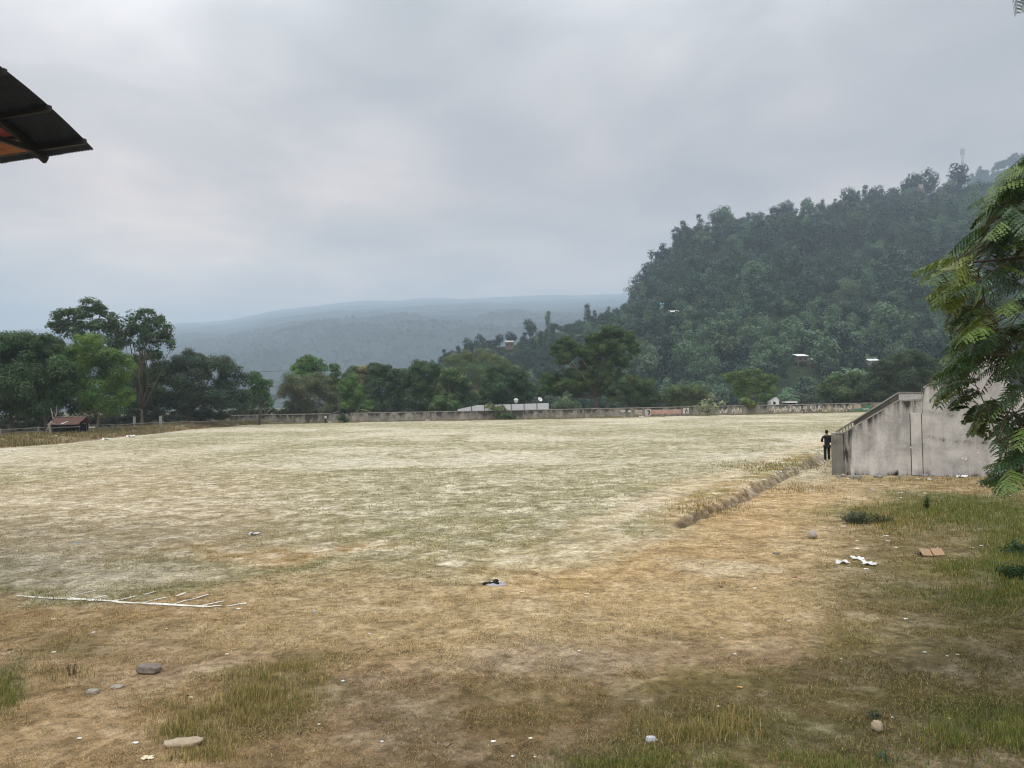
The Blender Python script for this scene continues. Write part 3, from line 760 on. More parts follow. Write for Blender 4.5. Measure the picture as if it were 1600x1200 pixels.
def hillZ(u, Y):
    v = np.interp(u, RU, RV); Yr = np.interp(u, RU, RD); Yb = np.interp(u, RU, BD)
    hor = 628 - (u - 800) * math.tan(ROLL)
    Zr = (hor - v) / F * Yr + CAMZ
    t = (Y - Yb) / (Yr - Yb)
    X = (u - 800) / F * Y
    s = np.clip(t, 0, 1)
    prof = 0.82 * s + 0.18 * s * s + 0.05 * np.sin(s * 9 + u * 0.01) * s * (1 - s)
    z = Zr * prof
    beyond = t > 1
    z = np.where(beyond, Zr * (1 + (Y / Yr - 1) * 0.93), z)
    nz = (fbm(X / 70, Y / 70, 91, 4) - 0.5) * 30 * np.clip(s * (1 - s) * 4, 0, 1) + (fbm(X / 25, Y / 25, 95, 2) - 0.5) * 7 * np.clip(s * 3, 0, 1)
    z = z + np.where(beyond, -4.0 * np.clip(t - 1, 0, 1), nz)
    z = np.where(t <= 0, -2.0, z)
    return z


def hill_mat(name, a, b, sc):
    m, t = new_mat(name)
    tc = nd(t, 'ShaderNodeTexCoord')
    n = nd(t, 'ShaderNodeTexNoise', inp={'Scale': sc, 'Detail': 8.0, 'Roughness': 0.7}); t.links.new(tc.outputs['Object'], n.inputs['Vector'])
    c = ramp(t, n.outputs[0], [(0.35, a), (0.62, b)])
    bb = nd(t, 'ShaderNodeBsdfDiffuse'); t.links.new(c, bb.inputs[0])
    bp = nd(t, 'ShaderNodeBump', inp={'Strength': 1.0, 'Distance': 6.0}); t.links.new(n.outputs[0], bp.inputs['Height']); t.links.new(bp.outputs[0], bb.inputs['Normal'])
    finish(t, bb.outputs[0])
    return m


def grid_uY(us, ts, Yf, Zf):
    U, Tt = np.meshgrid(us, ts)
    Y = Yf(U, Tt); X = (U - 800) / F * Y; Z = Zf(U, Y)
    V = np.stack([X.ravel(), Y.ravel(), Z.ravel()], 1)
    n = len(us); i = np.arange(len(ts) - 1)[:, None] * n; k = np.arange(n - 1)[None]
    Q = np.stack([i + k, i + k + 1, i + n + k + 1, i + n + k], -1).reshape(-1, 4)
    return V, Q


HILLTONES = {'dark': (0.018, 0.042, 0.032), 'mid green': (0.040, 0.084, 0.058), 'pale green': (0.120, 0.195, 0.120), 'olive': (0.075, 0.105, 0.062)}


def hill_variants():
    """crowns of about unit size (radius about 1): vertices, colours factor"""
    out = []
    shapes = {
        'rounded': [[(0, 0, 1.15, 0.95, 0.95, 0.72), (0.35, 0.1, 0.85, 0.6, 0.6, 0.5), (-0.4, -0.2, 0.9, 0.6, 0.6, 0.5)],
                    [(0.2, 0, 1.3, 0.75, 0.75, 0.65), (-0.4, 0.1, 1.0, 0.6, 0.6, 0.55), (0.1, -0.4, 0.8, 0.7, 0.6, 0.5)],
                    [(-0.2, 0, 1.2, 0.8, 0.8, 0.6), (0.5, 0.0, 1.0, 0.55, 0.5, 0.5), (0, -0.3, 0.7, 0.8, 0.6, 0.5)]],
        'tall': [[(0, 0, 1.9, 0.5, 0.5, 0.7), (0.15, 0, 1.2, 0.65, 0.65, 0.6), (-0.2, 0, 0.7, 0.6, 0.6, 0.5)],
                 [(0.1, 0, 2.2, 0.35, 0.35, 0.5), (-0.1, 0, 1.6, 0.5, 0.5, 0.5), (0.1, 0, 1.0, 0.6, 0.6, 0.5)]],
        'spreading': [[(0, 0, 1.2, 1.2, 1.1, 0.36), (0.6, 0.1, 1.0, 0.7, 0.6, 0.3), (-0.7, -0.1, 0.95, 0.6, 0.6, 0.3), (0, -0.4, 0.7, 0.8, 0.6, 0.3)],
                      [(0.3, 0, 1.35, 0.9, 0.9, 0.3), (-0.6, 0, 1.05, 0.75, 0.7, 0.3), (0.2, -0.3, 0.8, 0.9, 0.6, 0.3)]],
    }
    sd = 0
    for sh, vs in shapes.items():
        for lb in vs:
            sd += 1
            rng = np.random.default_rng(300 + sd)
            V, C = crown(lb, 0.185, rng, 1.15, 0.42, (1, 1, 1), 0.30, 0.85)
            C = np.clip(C, 0.3, 1.9)
            out.append((sh, V, C))
    return out


def ordinal(k):
    w = ['first', 'second', 'third', 'fourth', 'fifth', 'sixth', 'seventh', 'eighth', 'ninth', 'tenth', 'eleventh', 'twelfth', 'thirteenth', 'fourteenth', 'fifteenth', 'sixteenth',
         'seventeenth', 'eighteenth', 'nineteenth']
    if k < 19: return w[k]
    tens = {2: 'twent', 3: 'thirt', 4: 'fort', 5: 'fift', 6: 'sixt', 7: 'sevent', 8: 'eight', 9: 'ninet'}
    n = k + 1; a, b = divmod(n, 10)
    return tens[a] + ('ieth' if b == 0 else 'y-' + w[b - 1])


SKYLINE = [  # px of trees that stand up from the crest: px, shape, tone, size px(height), label
    (1140, 'rounded', 'pale green', 34, 'lone pale tree standing tallest on the hill crest above the steep left shoulder'),
    (1236, 'rounded', 'mid green', 24, 'round tree on the crest, left of the small bushy crest tree near the pink house'),
    (1269, 'rounded', 'pale green', 26, 'small bushy crest tree left of the pink hilltop house'),
    (1336, 'rounded', 'mid green', 30, 'large round tree on the crest touching the pink hilltop house'),
    (1349, 'tall', 'dark', 22, 'slim dark crest tree just right of the large round one by the pink house'),
    (1361, 'tall', 'dark', 28, 'thin spiky tree standing clear on the crest right of the pink house'),
    (1378, 'rounded', 'dark', 28, 'dark crest tree between the spiky tree and the tall white building'),
    (1402, 'spreading', 'mid green', 24, 'flat-topped tree on the crest left of the tall white building'),
    (1431, 'rounded', 'dark', 34, 'dark tree touching the left side of the tall white crest building'),
    (1456, 'rounded', 'dark', 40, 'dark lopsided tree on the crest right of the tall white building'),
    (1507, 'rounded', 'dark', 40, 'dark bushy tree at the foot of the lattice tower'),
    (1492, 'rounded', 'pale green', 20, 'thin-crowned small tree left of the lattice tower foot'),
    (1066, 'rounded', 'dark', 24, 'dark tree at the top left corner of the hill crest'),
    (1078, 'rounded', 'dark', 22, 'second dark tree just right of the one at the crest corner'),
    (1036, 'rounded', 'dark', 36, 'tall dark tree halfway down the steep left shoulder'),
    (1022, 'rounded', 'dark', 28, 'dark tree on the steep left shoulder below the tall one'),
    (1012, 'rounded', 'dark', 22, 'dark rounded tree at the foot of the steep left shoulder'),
    (858, 'tall', 'pale green', 26, 'pale feathery tree standing up from the low left end of the hill'),
    (830, 'rounded', 'mid green', 26, 'round tree left of the pale feathery one on the low ridge'),
    (920, 'tall', 'mid green', 24, 'upright tree on the low ridge above the two-crowned tree'),
    (800, 'rounded', 'dark', 20, 'small dark ball-shaped tree above the little brown house'),
    (782, 'rounded', 'dark', 18, 'small dark tree left of the ball-shaped one on the low ridge'),
    (752, 'rounded', 'mid green', 24, 'leftmost mid-green tree on the low ridge'),
    (735, 'rounded', 'mid green', 24, 'low-ridge tree left of the leftmost mid-green one'),
]


def build_hills():
    us = np.arange(500, 2300, 6.0); ts = np.concatenate([np.linspace(-0.06, 1, 90), np.linspace(1.03, 2.0, 14)])
    Yf = lambda U, T: np.interp(U, RU, BD) + T * (np.interp(U, RU, RD) - np.interp(U, RU, BD))
    V, Q = grid_uY(us, ts, Yf, hillZ)
    mt = hill_mat('hill_soil', (0.018, 0.028, 0.016), (0.045, 0.060, 0.028), 0.06)
    tag(np_mesh('hill', V, Q, mt, smooth=True), kind='structure')
    variants = hill_variants()
    by = {}
    for i, (sh, v, c) in enumerate(variants): by.setdefault(sh, []).append(i)
    rng = np.random.default_rng(2024)
    # scatter
    P = []
    N = 9000
    u = rng.uniform(560, 1800, N * 3); Y = rng.uniform(280, 960, N * 3)
    keep = rng.uniform(0, 1, N * 3) < (Y / 960)           # area element
    u = u[keep]; Y = Y[keep]
    t = (Y - np.interp(u, RU, BD)) / (np.interp(u, RU, RD) - np.interp(u, RU, BD))
    k = (t > -0.05) & (t < 1.02); u, Y, t = u[k], Y[k], t[k]
    X = (u - 800) / F * Y
    # thin out by a hash grid
    taken = {}; idx = []
    for i in rng.permutation(len(u)):
        sp = 6.4 if Y[i] < 500 else 8.0
        key = (int(X[i] // sp), int(Y[i] // (sp * 1.25)))
        if key in taken: continue
        taken[key] = 1; idx.append(i)
    idx = np.array(idx); u, Y, t, X = u[idx], Y[idx], t[idx], X[idx]
    Z = hillZ(u, Y)
    pu, pv = proj(np.stack([X, Y, Z + 5], 1)); ok = np.ones(len(u), bool)
    for hx, hy, hw_, hh_, hY in ((1321, 322, 14, 14, 822), (1437, 292, 9, 22, 868), (1251, 562, 16, 15, 372), (1268, 566, 9, 12, 368), (1363, 568, 14, 13, 360), (796, 540, 12, 13, 490), (1035, 480, 9, 13, 520), (1052, 491, 13, 9, 505)):
        if hY < 600: hY = slope_Y(hx, hy)
        ok &= ~((np.abs(pu - hx) < hw_ + 3) & (pv > hy - hh_ * 0.7) & (pv < hy + hh_ * (1.6 if hY < 600 else 0.8)) & (Y < hY + 8))
    u, Y, t, X, Z = u[ok], Y[ok], t[ok], X[ok], Z[ok]
    n = len(u)
    zone = fbm(X / 60, Y / 60, 201, 3)
    shape_i = []; tone_i = []
    tones = list(HILLTONES)
    for i in range(n):
        r = rng.uniform(); z = zone[i]
        low = t[i] < 0.28
        tone = 'dark' if r < 0.42 + 2.5 * (0.5 - z) else ('mid green' if r < 0.80 else ('olive' if r < 0.88 else 'pale green'))
        if low and rng.uniform() < 0.38: tone = 'pale green'
        sh = 'rounded' if rng.uniform() < 0.55 else ('spreading' if rng.uniform() < 0.55 else 'tall')
        shape_i.append(by[sh][rng.integers(len(by[sh]))]); tone_i.append(tone)
    size = rng.uniform(3.6, 8.2, n) * np.where(t < 0.25, 0.78, 1.0) * np.where(rng.uniform(size=n) < 0.13, 1.55, 1.0) * np.where(rng.uniform(size=n) < 0.25, 0.7, 1.0)
    size = np.where(u < 980, np.minimum(size, 4.6), size) * np.where(t > 0.93, 0.85, 1.0)
    rot = rng.uniform(0, 2 * PI, n)
    pu, pv = proj(np.stack([X, Y, Z + size * 1.2], 1))
    # the ones largest in the picture, not behind the near line of trees, become things
    nearline = np.interp(pu, [600, 740, 830, 850, 1005, 1010, 1110, 1120, 1215, 1225, 1280, 1300, 1360, 1400, 1480, 1600], [560, 550, 575, 510, 510, 590, 600, 575, 580, 625, 600, 590, 570, 550, 560, 560])
    vis = (pv < nearline) & (pu > 700) & (pu < 1500) & (t < 0.99)
    ang = size / Y * np.where(vis, 1, 0)
    order = np.argsort(-ang)[:270]
    single = np.zeros(n, bool); single[order] = True; single &= vis
    me_cache = {}

    def tree_mesh(vi, tone):
        key = (vi, tone)
        if key in me_cache: return me_cache[key]
        sh, v, c = variants[vi]
        mb = MB(); r2 = np.random.default_rng(vi); limb_mb(mb, (0, 0, -0.25), (0.05, 0, 1.0), 0.07, 0.04, r2, 0.05, 4, 5)
        tv = np.array([list(p) for p in mb.v]); tf = [f for f in mb.f if len(f) == 4]
        V = np.vstack([v, tv]); Q = np.vstack([quads(v), np.array(tf) + len(v)])
        Cc = np.vstack([c * np.array(HILLTONES[tone]), np.tile([0.10, 0.085, 0.065], (len(tv), 1))])
        o = np_mesh('hillside_tree', V, Q, M_LEAF, None, Cc)
        me_cache[key] = o.data
        bpy.data.objects.remove(o)
        return me_cache[key]

    rows = [(0.0, 'foot'), (0.16, 'lowest slope'), (0.34, 'lower slope'), (0.52, 'middle slope'), (0.72, 'upper slope'), (0.88, 'crest')]
    items = []
    for i in np.where(single)[0]:
        row = [nm for a, nm in rows if t[i] >= a or a == 0.0][-1]
        items.append((row, tone_i[i], variants[shape_i[i]][0], pu[i], i))
    items.sort(key=lambda q: (q[0], q[1], q[2], q[3]))
    cnt = {}
    for row, tone, sh, px, i in items:
        key = (row, tone, sh); kk = cnt.get(key, 0); cnt[key] = kk + 1
        o = bpy.data.objects.new('hillside_tree', tree_mesh(shape_i[i], tone)); COL.objects.link(o)
        o.location = (X[i], Y[i], Z[i]); o.scale = (size[i],) * 3; o.rotation_euler = (0, 0, rot[i])
        tag(o, f'{ordinal(kk)} {tone} {sh} tree from the left along the {row} of the wooded hill', 'tree', 'single trees on the wooded hill')
    # skyline trees
    for px, sh, tone, hpx, lab in SKYLINE:
        Yr = float(np.interp(px, RU, RD)); x = (px - 800) / F * Yr; z = float(hillZ(np.array([px]), np.array([Yr]))[0])
        o = bpy.data.objects.new('crest_tree', tree_mesh(by[sh][int(rng.integers(len(by[sh])))], tone)); COL.objects.link(o)
        hm = hpx * Yr / F; sc = hm / (2.3 if sh == 'tall' else 1.85)
        o.location = (x, Yr, z); o.scale = (sc, sc, sc * 1.15); o.rotation_euler = (0, 0, rng.uniform(0, 6))
        tag(o, lab, 'tree', 'trees on the skyline of the hill')
    # the rest: one mass
    Vs = []; Cs = []
    for vi, (sh, v, c) in enumerate(variants):
        sel = [i for i in range(n) if not single[i] and shape_i[i] == vi]
        q = len(v) // 4
        for i in sel:
            ca, sa = math.cos(rot[i]), math.sin(rot[i])
            sub_ = np.arange(q)
            if Y[i] > 620: sub_ = sub_[rng.uniform(size=q) < 0.72]
            ii = (sub_[:, None] * 4 + np.arange(4)).ravel()
            w = v[ii] * size[i] * (1.0 if Y[i] <= 620 else 1.06)
            Vs.append(np.stack([w[:, 0] * ca - w[:, 1] * sa + X[i], w[:, 0] * sa + w[:, 1] * ca + Y[i], w[:, 2] + Z[i]], 1).astype(np.float32))
            Cs.append((c[ii] * np.array(HILLTONES[tone_i[i]]) * rng.uniform(0.6, 1.5)).astype(np.float32))
    V = np.vstack(Vs); C = np.vstack(Cs)
    print('forest quads', len(V) // 4, 'trees', n, 'single', int(single.sum()))
    tag(np_mesh('forest', V, quads(V), M_LEAF, None, C), 'dense forest covering the hill on the right', 'forest', kind='stuff')

    # far pale spur at the right, and the long mountain in the background
    U2 = [1440, 1500, 1525, 1545, 1565, 1600, 1700, 1900, 2300]; V2 = [330, 305, 288, 274, 262, 252, 215, 150, 80]

    def z2(u, Y):
        hor = 628 - (u - 800) * math.tan(ROLL)
        s = np.clip((Y - 1250) / (1900 - 1250), 0, 1)
        zr = (hor - np.interp(u, U2, V2)) / F * 1900
        return zr * (0.25 + 0.75 * s ** 1.2) + np.where(s > 0.98, 0, (fbm(u / 20, Y / 60, 131, 2) - 0.5) * 20) - np.clip(Y - 1900, 0, 400) * 0.3
    V, Q = grid_uY(np.arange(1440, 2300, 8.0), np.linspace(0, 1, 40), lambda U, T: 1250 + T * 800, z2)
    tag(np_mesh('far_hill', V, Q, mt, smooth=True), kind='structure')
    Vs = []; Cs = []
    for i in range(520):
        uu = rng.uniform(1470, 1760); Yy = rng.uniform(1500, 1900) if i > 60 else 1890
        s_ = rng.uniform(7, 15); v = variants[rng.integers(len(variants))]
        zz = float(z2(np.array([uu]), np.array([Yy]))[0]); w = v[1] * s_
        Vs.append(w + np.array([(uu - 800) / F * Yy, Yy, zz])); Cs.append(v[2] * np.array(HILLTONES['dark']))
    V = np.vstack(Vs); tag(np_mesh('far_forest', V, quads(V), M_LEAF, None, np.vstack(Cs)), 'faint forest on the misty spur behind the hill crest', 'forest', kind='stuff')

    # distant mountain: its face leans back into the haze
    MU = [-900, -300, 0, 150, 270, 350, 430, 480, 560, 650, 750, 850, 950, 1050, 1200, 1500, 2300]
    MV = [505, 512, 516, 512, 505, 500, 484, 478, 470, 467, 464, 461, 459, 455, 450, 440, 430]
    prof_e = np.array([0.0, 0.12, 0.58, 0.80, 0.92, 1.0]); prof_Y = np.array([1500, 1750, 2400, 3300, 5000, 8500])

    def zm(u, Y):
        hor = 628 - (u - 800) * math.tan(ROLL)
        e = np.interp(Y, prof_Y, prof_e) * (hor - np.interp(u, MU, MV))
        X = (u - 800) / F * Y
        nz = (fbm(X / 260, Y / 260, 141, 5) - 0.5) * 110 * np.clip((Y - 1500) / 800, 0, 1)
        return np.maximum(e / F * Y + nz * np.clip((6200 - Y) / 2500, 0.4, 1) - np.where(Y > 8495, 60, 0), -3) + CAMZ * 0
    V, Q = grid_uY(np.arange(-900, 2300, 7.0), np.linspace(0, 1, 140) ** 1.6, lambda U, T: 1500 + T * 7300, zm)
    mm = hill_mat('mountain_forest', (0.010, 0.014, 0.016), (0.042, 0.048, 0.040), 0.02)
    tag(np_mesh('mountain', V, Q, mm, smooth=True), kind='structure')
    Vs = []; Cs = []
    for i in range(5200):
        uu = rng.uniform(-60, 1050); Yy = rng.uniform(1700, 3400)
        s_ = rng.uniform(4, 8.5); v = variants[rng.integers(3)]
        q = len(v[1]) // 4; sub_ = np.arange(q)[rng.uniform(size=q) < 0.16]; ii = (sub_[:, None] * 4 + np.arange(4)).ravel()
        zz = float(zm(np.array([uu]), np.array([Yy]))[0]); c0 = v[1][ii]
        ctr = c0.reshape(-1, 4, 3).mean(1).repeat(4, 0); w = (ctr + (c0 - ctr) * 1.9) * s_
        Vs.append((w + np.array([(uu - 800) / F * Yy, Yy, zz - 2])).astype(np.float32)); Cs.append(v[2][ii] * np.array((0.018, 0.030, 0.024) if rng.uniform() < 0.7 else (0.05, 0.065, 0.05)))
    V = np.vstack(Vs); tag(np_mesh('mountain_trees', V, quads(V), M_LEAF, None, np.vstack(Cs)), 'bluish forest on the distant mountainside', 'forest', kind='stuff')


def haze():
    mb = MB(); mb.box((0, 4200, 605), (20000, 11600, 1250))   # z from -20 to 810
    m, t = new_mat('haze_air')
    v = nd(t, 'ShaderNodeVolumePrincipled'); v.inputs['Color'].default_value = (0.625, 0.775, 0.94, 1); v.inputs['Density'].default_value = 0.00027; v.inputs['Anisotropy'].default_value = 0.0
    o = nd(t, 'ShaderNodeOutputMaterial'); t.links.new(v.outputs[0], o.inputs['Volume'])
    h = mb.build('haze', m); tag(h, 'thin bluish haze filling the valley air', 'haze', kind='stuff')
    return h


# ------------------------------------------------------------------ hill buildings and tower
def slope_Y(px, py, y0=296.0):
    d = ray(px, py); Ys = np.arange(y0, 1000, 1.0); z = CAMZ + d.z / d.y * Ys
    g = hillZ(np.full(len(Ys), float(px)), Ys); hit = np.where(g >= z - 1.5)[0]
    return float(Ys[hit[0]]) if len(hit) else 900.0


def house(name, label, px, py, Y, w, h, d, wall, roof, rz=0.2, roof_over=0.4, gable=True, windows=2, stilts=False):
    if Y < 600:
        Yn = slope_Y(px, py + h / Y * F) - 2; w, h, d, roof_over = w * Yn / Y, h * Yn / Y, d * Yn / Y, roof_over * Yn / Y; Y = Yn
    p = at(px, py, Y)
    r = empty(name, (p.x, p.y, p.z - h), rz); tag(r, label, 'house', 'small houses on the wooded hill')
    mb = MB(); mb.box((0, 0, h / 2), (w, d, h)); mb.box((0, 0, -0.7), (w * 0.98, d * 0.98, 1.4)) if not stilts else None
    if stilts:
        for sx in (-1, 1):
            for sy in (-1, 1): mb.box((sx * w * 0.45, sy * d * 0.45, -2), (0.35, 0.35, 4.2))
    wl = mb.build('wall', wall, r)
    mb = MB(); o = roof_over
    if gable:
        z0 = h + 0.02; z1 = h + d * 0.28
        for s in (-1, 1):
            mb.prism([(-w / 2 - o, s * (d / 2 + o), z0 - 0.15), (w / 2 + o, s * (d / 2 + o), z0 - 0.15), (w / 2 + o, 0, z1), (-w / 2 - o, 0, z1)], (0, 0, 0.12))
    else:
        mb.prism([(-w / 2 - o, -d / 2 - o, h + 0.02), (w / 2 + o, -d / 2 - o, h + 0.02), (w / 2 + o, d / 2 + o, h + d * 0.3), (-w / 2 - o, d / 2 + o, h + d * 0.3)], (0, 0, 0.12))
    mb.build('roof', roof, r)
    for k in range(windows):
        mb = MB(); mb.box(((k + 0.5) / windows * w - w / 2, -d / 2 - 0.02, h * 0.55), (w / windows * 0.4, 0.06, h * 0.36)); mb.build('window', M_DARKIN, r)
    return r


def build_far_built():
    pink = simple('pink_wall', (0.26, 0.19, 0.18), 0.9, 0.15, 1); cream = simple('cream_wall', (0.38, 0.34, 0.31), 0.9, 0.1, 1)
    greyroof = simple('grey_roof', (0.30, 0.32, 0.33), 0.7, 0.15, 1); whiteroof = simple('white_roof', (0.75, 0.76, 0.76), 0.6, 0.05, 1); brown = simple('brown_wall', (0.15, 0.11, 0.09), 0.9, 0.2, 1)
    blue = simple('blue_tarp', (0.10, 0.42, 0.62), 0.6, 0.1, 2)
    house('house', 'pink house with grey roof on the hill crest', 1321, 316, 822, 13, 7, 8, pink, greyroof, 0.35)
    house('house', 'tall narrow whitish building on the hill crest', 1437, 289, 868, 5.5, 14, 5, cream, greyroof, 0.1, gable=False)
    house('house', 'white-roofed hut with brown walls low on the wooded hill', 1251, 557, 372, 5.4, 2.6, 4, brown, whiteroof, 0.15, gable=False, stilts=True)
    house('house', 'small white-roofed shelter right beside the brown-walled hut', 1268, 562, 368, 2.0, 2.4, 2, brown, whiteroof, 0.0, gable=False, stilts=True, windows=1)
    house('house', 'hut with a big white lean-to roof left of the broad dark tree', 1363, 564, 360, 4.2, 2.4, 4, cream, whiteroof, -0.1, gable=False, windows=1)
    house('house', 'little brown-fronted house with white top on the low left ridge', 796, 535, 490, 5.0, 3.4, 4, brown, cream, 0.1, gable=False)
    house('house', 'small hut with bright blue tarpaulin on the left shoulder', 1035, 476, 520, 2.8, 1.7, 3, simple('pale_blue_wall', (0.45, 0.60, 0.70), 0.8), blue, 0.1, windows=1)
    house('house', 'low hut with pale grey roof below the blue tarpaulin', 1052, 488, 505, 6.0, 1.8, 4, brown, simple('pale_roof', (0.45, 0.47, 0.45), 0.7), -0.1)
    # lattice tower
    Y = 1300; top = at(1503.5, 232, Y); base_z = float(hillZ(np.array([1503.0]), np.array([1300.0]))[0]) - 2
    r = empty('telecom_tower', (top.x, Y, base_z)); tag(r, 'slim lattice telecom tower rising into the cloud on the hill crest', 'tower')
    hgt = top.z - base_z
    mb = MB()
    for s in range(3):
        a = s * 2 * PI / 3
        mb.bar((math.cos(a) * 3.2, math.sin(a) * 3.2, 0), (math.cos(a) * 1.5, math.sin(a) * 1.5, hgt), 0.36, 0.36)
    nn = 16
    for k in range(nn):
        for s in range(3):
            a = s * 2 * PI / 3; b = a + 2 * PI / 3; z0 = hgt * k / nn; z1 = hgt * (k + 1) / nn
            r0 = 3.2 - 1.7 * k / nn; r1 = 3.2 - 1.7 * (k + 1) / nn
            mb.bar((math.cos(a) * r0, math.sin(a) * r0, z0), (math.cos(b) * r1, math.sin(b) * r1, z1), 0.2, 0.2)
            mb.bar((math.cos(a) * r1, math.sin(a) * r1, z1), (math.cos(b) * r1, math.sin(b) * r1, z1), 0.2, 0.2)
    steel = simple('galvanised_steel', (0.40, 0.36, 0.36), 0.6, 0.1, 1)
    mb.build('mast', steel, r)
    for ring in range(2):
        for k in range(6):
            a = k * PI / 3; m2 = MB(); m2.box((math.cos(a) * 3.3, math.sin(a) * 3.3, hgt - 3.2 - ring * 5.2), (0.9, 0.5, 4.2), rz=a); m2.bar((math.cos(a) * 1.5, math.sin(a) * 1.5, hgt - 3.2 - ring * 5.2), (math.cos(a) * 3.2, math.sin(a) * 3.2, hgt - 3.2 - ring * 5.2), 0.25, 0.25)
            m2.build('antenna', steel, r)


# ------------------------------------------------------------------ far wall and things behind it
def wall_mat_segment(name, base):
    return concrete(name, base, 2.6)


def build_far_wall():
    pts = []
    for px, py in ((150, 664), (300, 664.5), (400, 664), (560, 661), (700, 658), (820, 655), (1000, 651.3), (1140, 648.5), (1300, 645), (1420, 642.5), (1520, 640.2), (1640, 637)):
        pts.append((px, 0))
    # nearly straight line on the ground
    A = Vector((at(150, 660, 160).x, 160.0, 0)); B = Vector((at(1700, 640, 163).x, 163.0, 0))
    ctrl = [(150, 158), (400, 157), (560, 156), (820, 153.5), (1000, 155), (1300, 161), (1700, 166)]
    root = empty('boundary_wall', (0, 155, 0)); tag(root, 'long low weathered concrete wall closing the far side of the field', 'wall')

    def P(px):
        Y = float(np.interp(px, [c[0] for c in ctrl], [c[1] for c in ctrl])); return Vector((at(px, 640, Y).x, Y - 155, 0))
    hw = 1.75
    V = []; Q = []; st = []
    pxs = np.arange(150, 1701, 2.0)
    rows = 9
    for f, off in ((0, 0.0), (1, 0.22)):
        b0 = len(V)
        for px in pxs:
            p = P(px)
            for k in range(rows):
                z = -0.2 + (hw + 0.2) * k / (rows - 1)
                V.append((p.x, p.y + off, z)); st.append(1.3 * (k / (rows - 1)) ** 3 * (0.5 + vnoise(px * 0.08, 1.0, 8)) + 0.5 * (k <= 1) + 0.55 * vnoise(px * 0.03, 4.0, 9) ** 2)
        for i in range(len(pxs) - 1):
            for k in range(rows - 1):
                a = b0 + i * rows + k; Q.append((a, a + rows, a + rows + 1, a + 1) if f == 0 else (a, a + 1, a + rows + 1, a + rows))
    np_mesh('wall_face', np.array(V), np.array(Q), M_OLDWALL, root, extra={'stain': np.array(st, float).ravel()})
    for a0, b0 in ((150, 470), (470, 515), (548, 640), (640, 830), (830, 1060), (1060, 1150), (1150, 1355), (1355, 1700)):
        mb = MB()
        xs = np.arange(a0, b0 + 1, 10.0); xs[-1] = b0
        for q0, q1 in zip(xs[:-1], xs[1:]):
            p, q = P(q0), P(q1)
            mb.bar((p.x, p.y + 0.11, hw + 0.075), (q.x, q.y + 0.11, hw + 0.075), 0.42, 0.14)
        mb.build('coping', M_COPING, root)
    for px in (250, 330, 402, 438, 475, 524, 549, 568, 600, 649, 698, 745, 792, 860, 905, 960, 1006, 1065, 1110, 1138, 1160, 1200, 1262, 1300, 1333, 1400, 1470, 1560, 1640):
        p = P(px); mb = MB(); mb.box((p.x, p.y - 0.07, hw / 2), (0.26, 0.14, hw + 0.01)); mb.build('pilaster', M_CONCD, root)
    # painted advertising on the wall: 4 mm proud of the plaster
    wp = simple('white_wall_paint', (0.46, 0.44, 0.41), 0.9, 0.45, 2.5); bp = simple('black_wall_paint', (0.03, 0.03, 0.032), 0.9, 0.3, 3)
    op = simple('orange_wall_paint', (0.42, 0.20, 0.13), 0.9, 0.35, 3); pk = simple('pink_wall_paint', (0.40, 0.32, 0.28), 0.9, 0.3, 3); gr = simple('green_wall_paint', (0.05, 0.22, 0.12), 0.9, 0.3, 3)
    yl = simple('ochre_wall_paint', (0.46, 0.38, 0.24), 0.9, 0.3, 2.5)

    def patch(mb, x0, x1, z0, z1, k=1, m=0, sl=0.0):
        n = max(2, int((x1 - x0) / 2) + 1); vs = []
        for i in range(n):
            px = x0 + (x1 - x0) * i / (n - 1); p = P(px); o = -0.005 * k
            vs += [(p.x, p.y + o, z0 + sl * i / (n - 1)), (p.x, p.y + o, z1 + sl * i / (n - 1))]
        mb.add(vs, [(2 * i, 2 * i + 2, 2 * i + 3, 2 * i + 1) for i in range(n - 1)], m)

    def disc(mb, px, z, r, k, m, rin=0.0, a0=0, a1=2 * PI):
        p = P(px); n = 18; vs = []
        for i in range(n + 1):
            a = a0 + (a1 - a0) * i / n
            vs += [(p.x + math.cos(a) * r, p.y - 0.005 * k - 0.001, z + math.sin(a) * r), (p.x + math.cos(a) * rin, p.y - 0.005 * k - 0.001, z + math.sin(a) * rin)]
        mb.add(vs, [(2 * i, 2 * i + 2, 2 * i + 3, 2 * i + 1) for i in range(n)], m)
    mats = [wp, bp, op, pk, gr, yl]
    mb = MB(); patch(mb, 1008, 1017, 0.25, 1.45, 1, 0); disc(mb, 1012.3, 0.85, 0.50, 2, 1, 0.24); disc(mb, 1012.3, 1.05, 0.12, 2, 1); mb.build('painted_emblem', mats, root)
    mb = MB()
    rr = random.Random(3); x = 1018.5
    patch(mb, 1017.8, 1066, 0.5, 1.35, 1, 3)
    while x < 1064:                                              # worn, unreadable orange capitals
        w = rr.uniform(2.6, 4.2); z0 = 0.42 + rr.uniform(-0.05, 0.05); z1 = z0 + rr.uniform(0.62, 0.9)
        patch(mb, x, x + 0.8, z0, z1, 2, 2); typ = rr.randrange(4)
        if typ != 0: patch(mb, x + 0.8, x + w - 0.8, z1 - 0.2, z1 - 0.02, 2, 2)
        if typ in (1, 3): patch(mb, x + w - 1.1, x + w - 0.3, z0, z1, 3, 2)
        if typ in (0, 2): patch(mb, x + 0.8, x + w - 0.7, z0 + 0.02, z0 + 0.2, 2, 2)
        if typ == 3: patch(mb, x + 0.8, x + w - 1.1, z0 + 0.3, z0 + 0.46, 2, 2)
        x += w + 0.5
    mb.build('painted_lettering', mats, root)
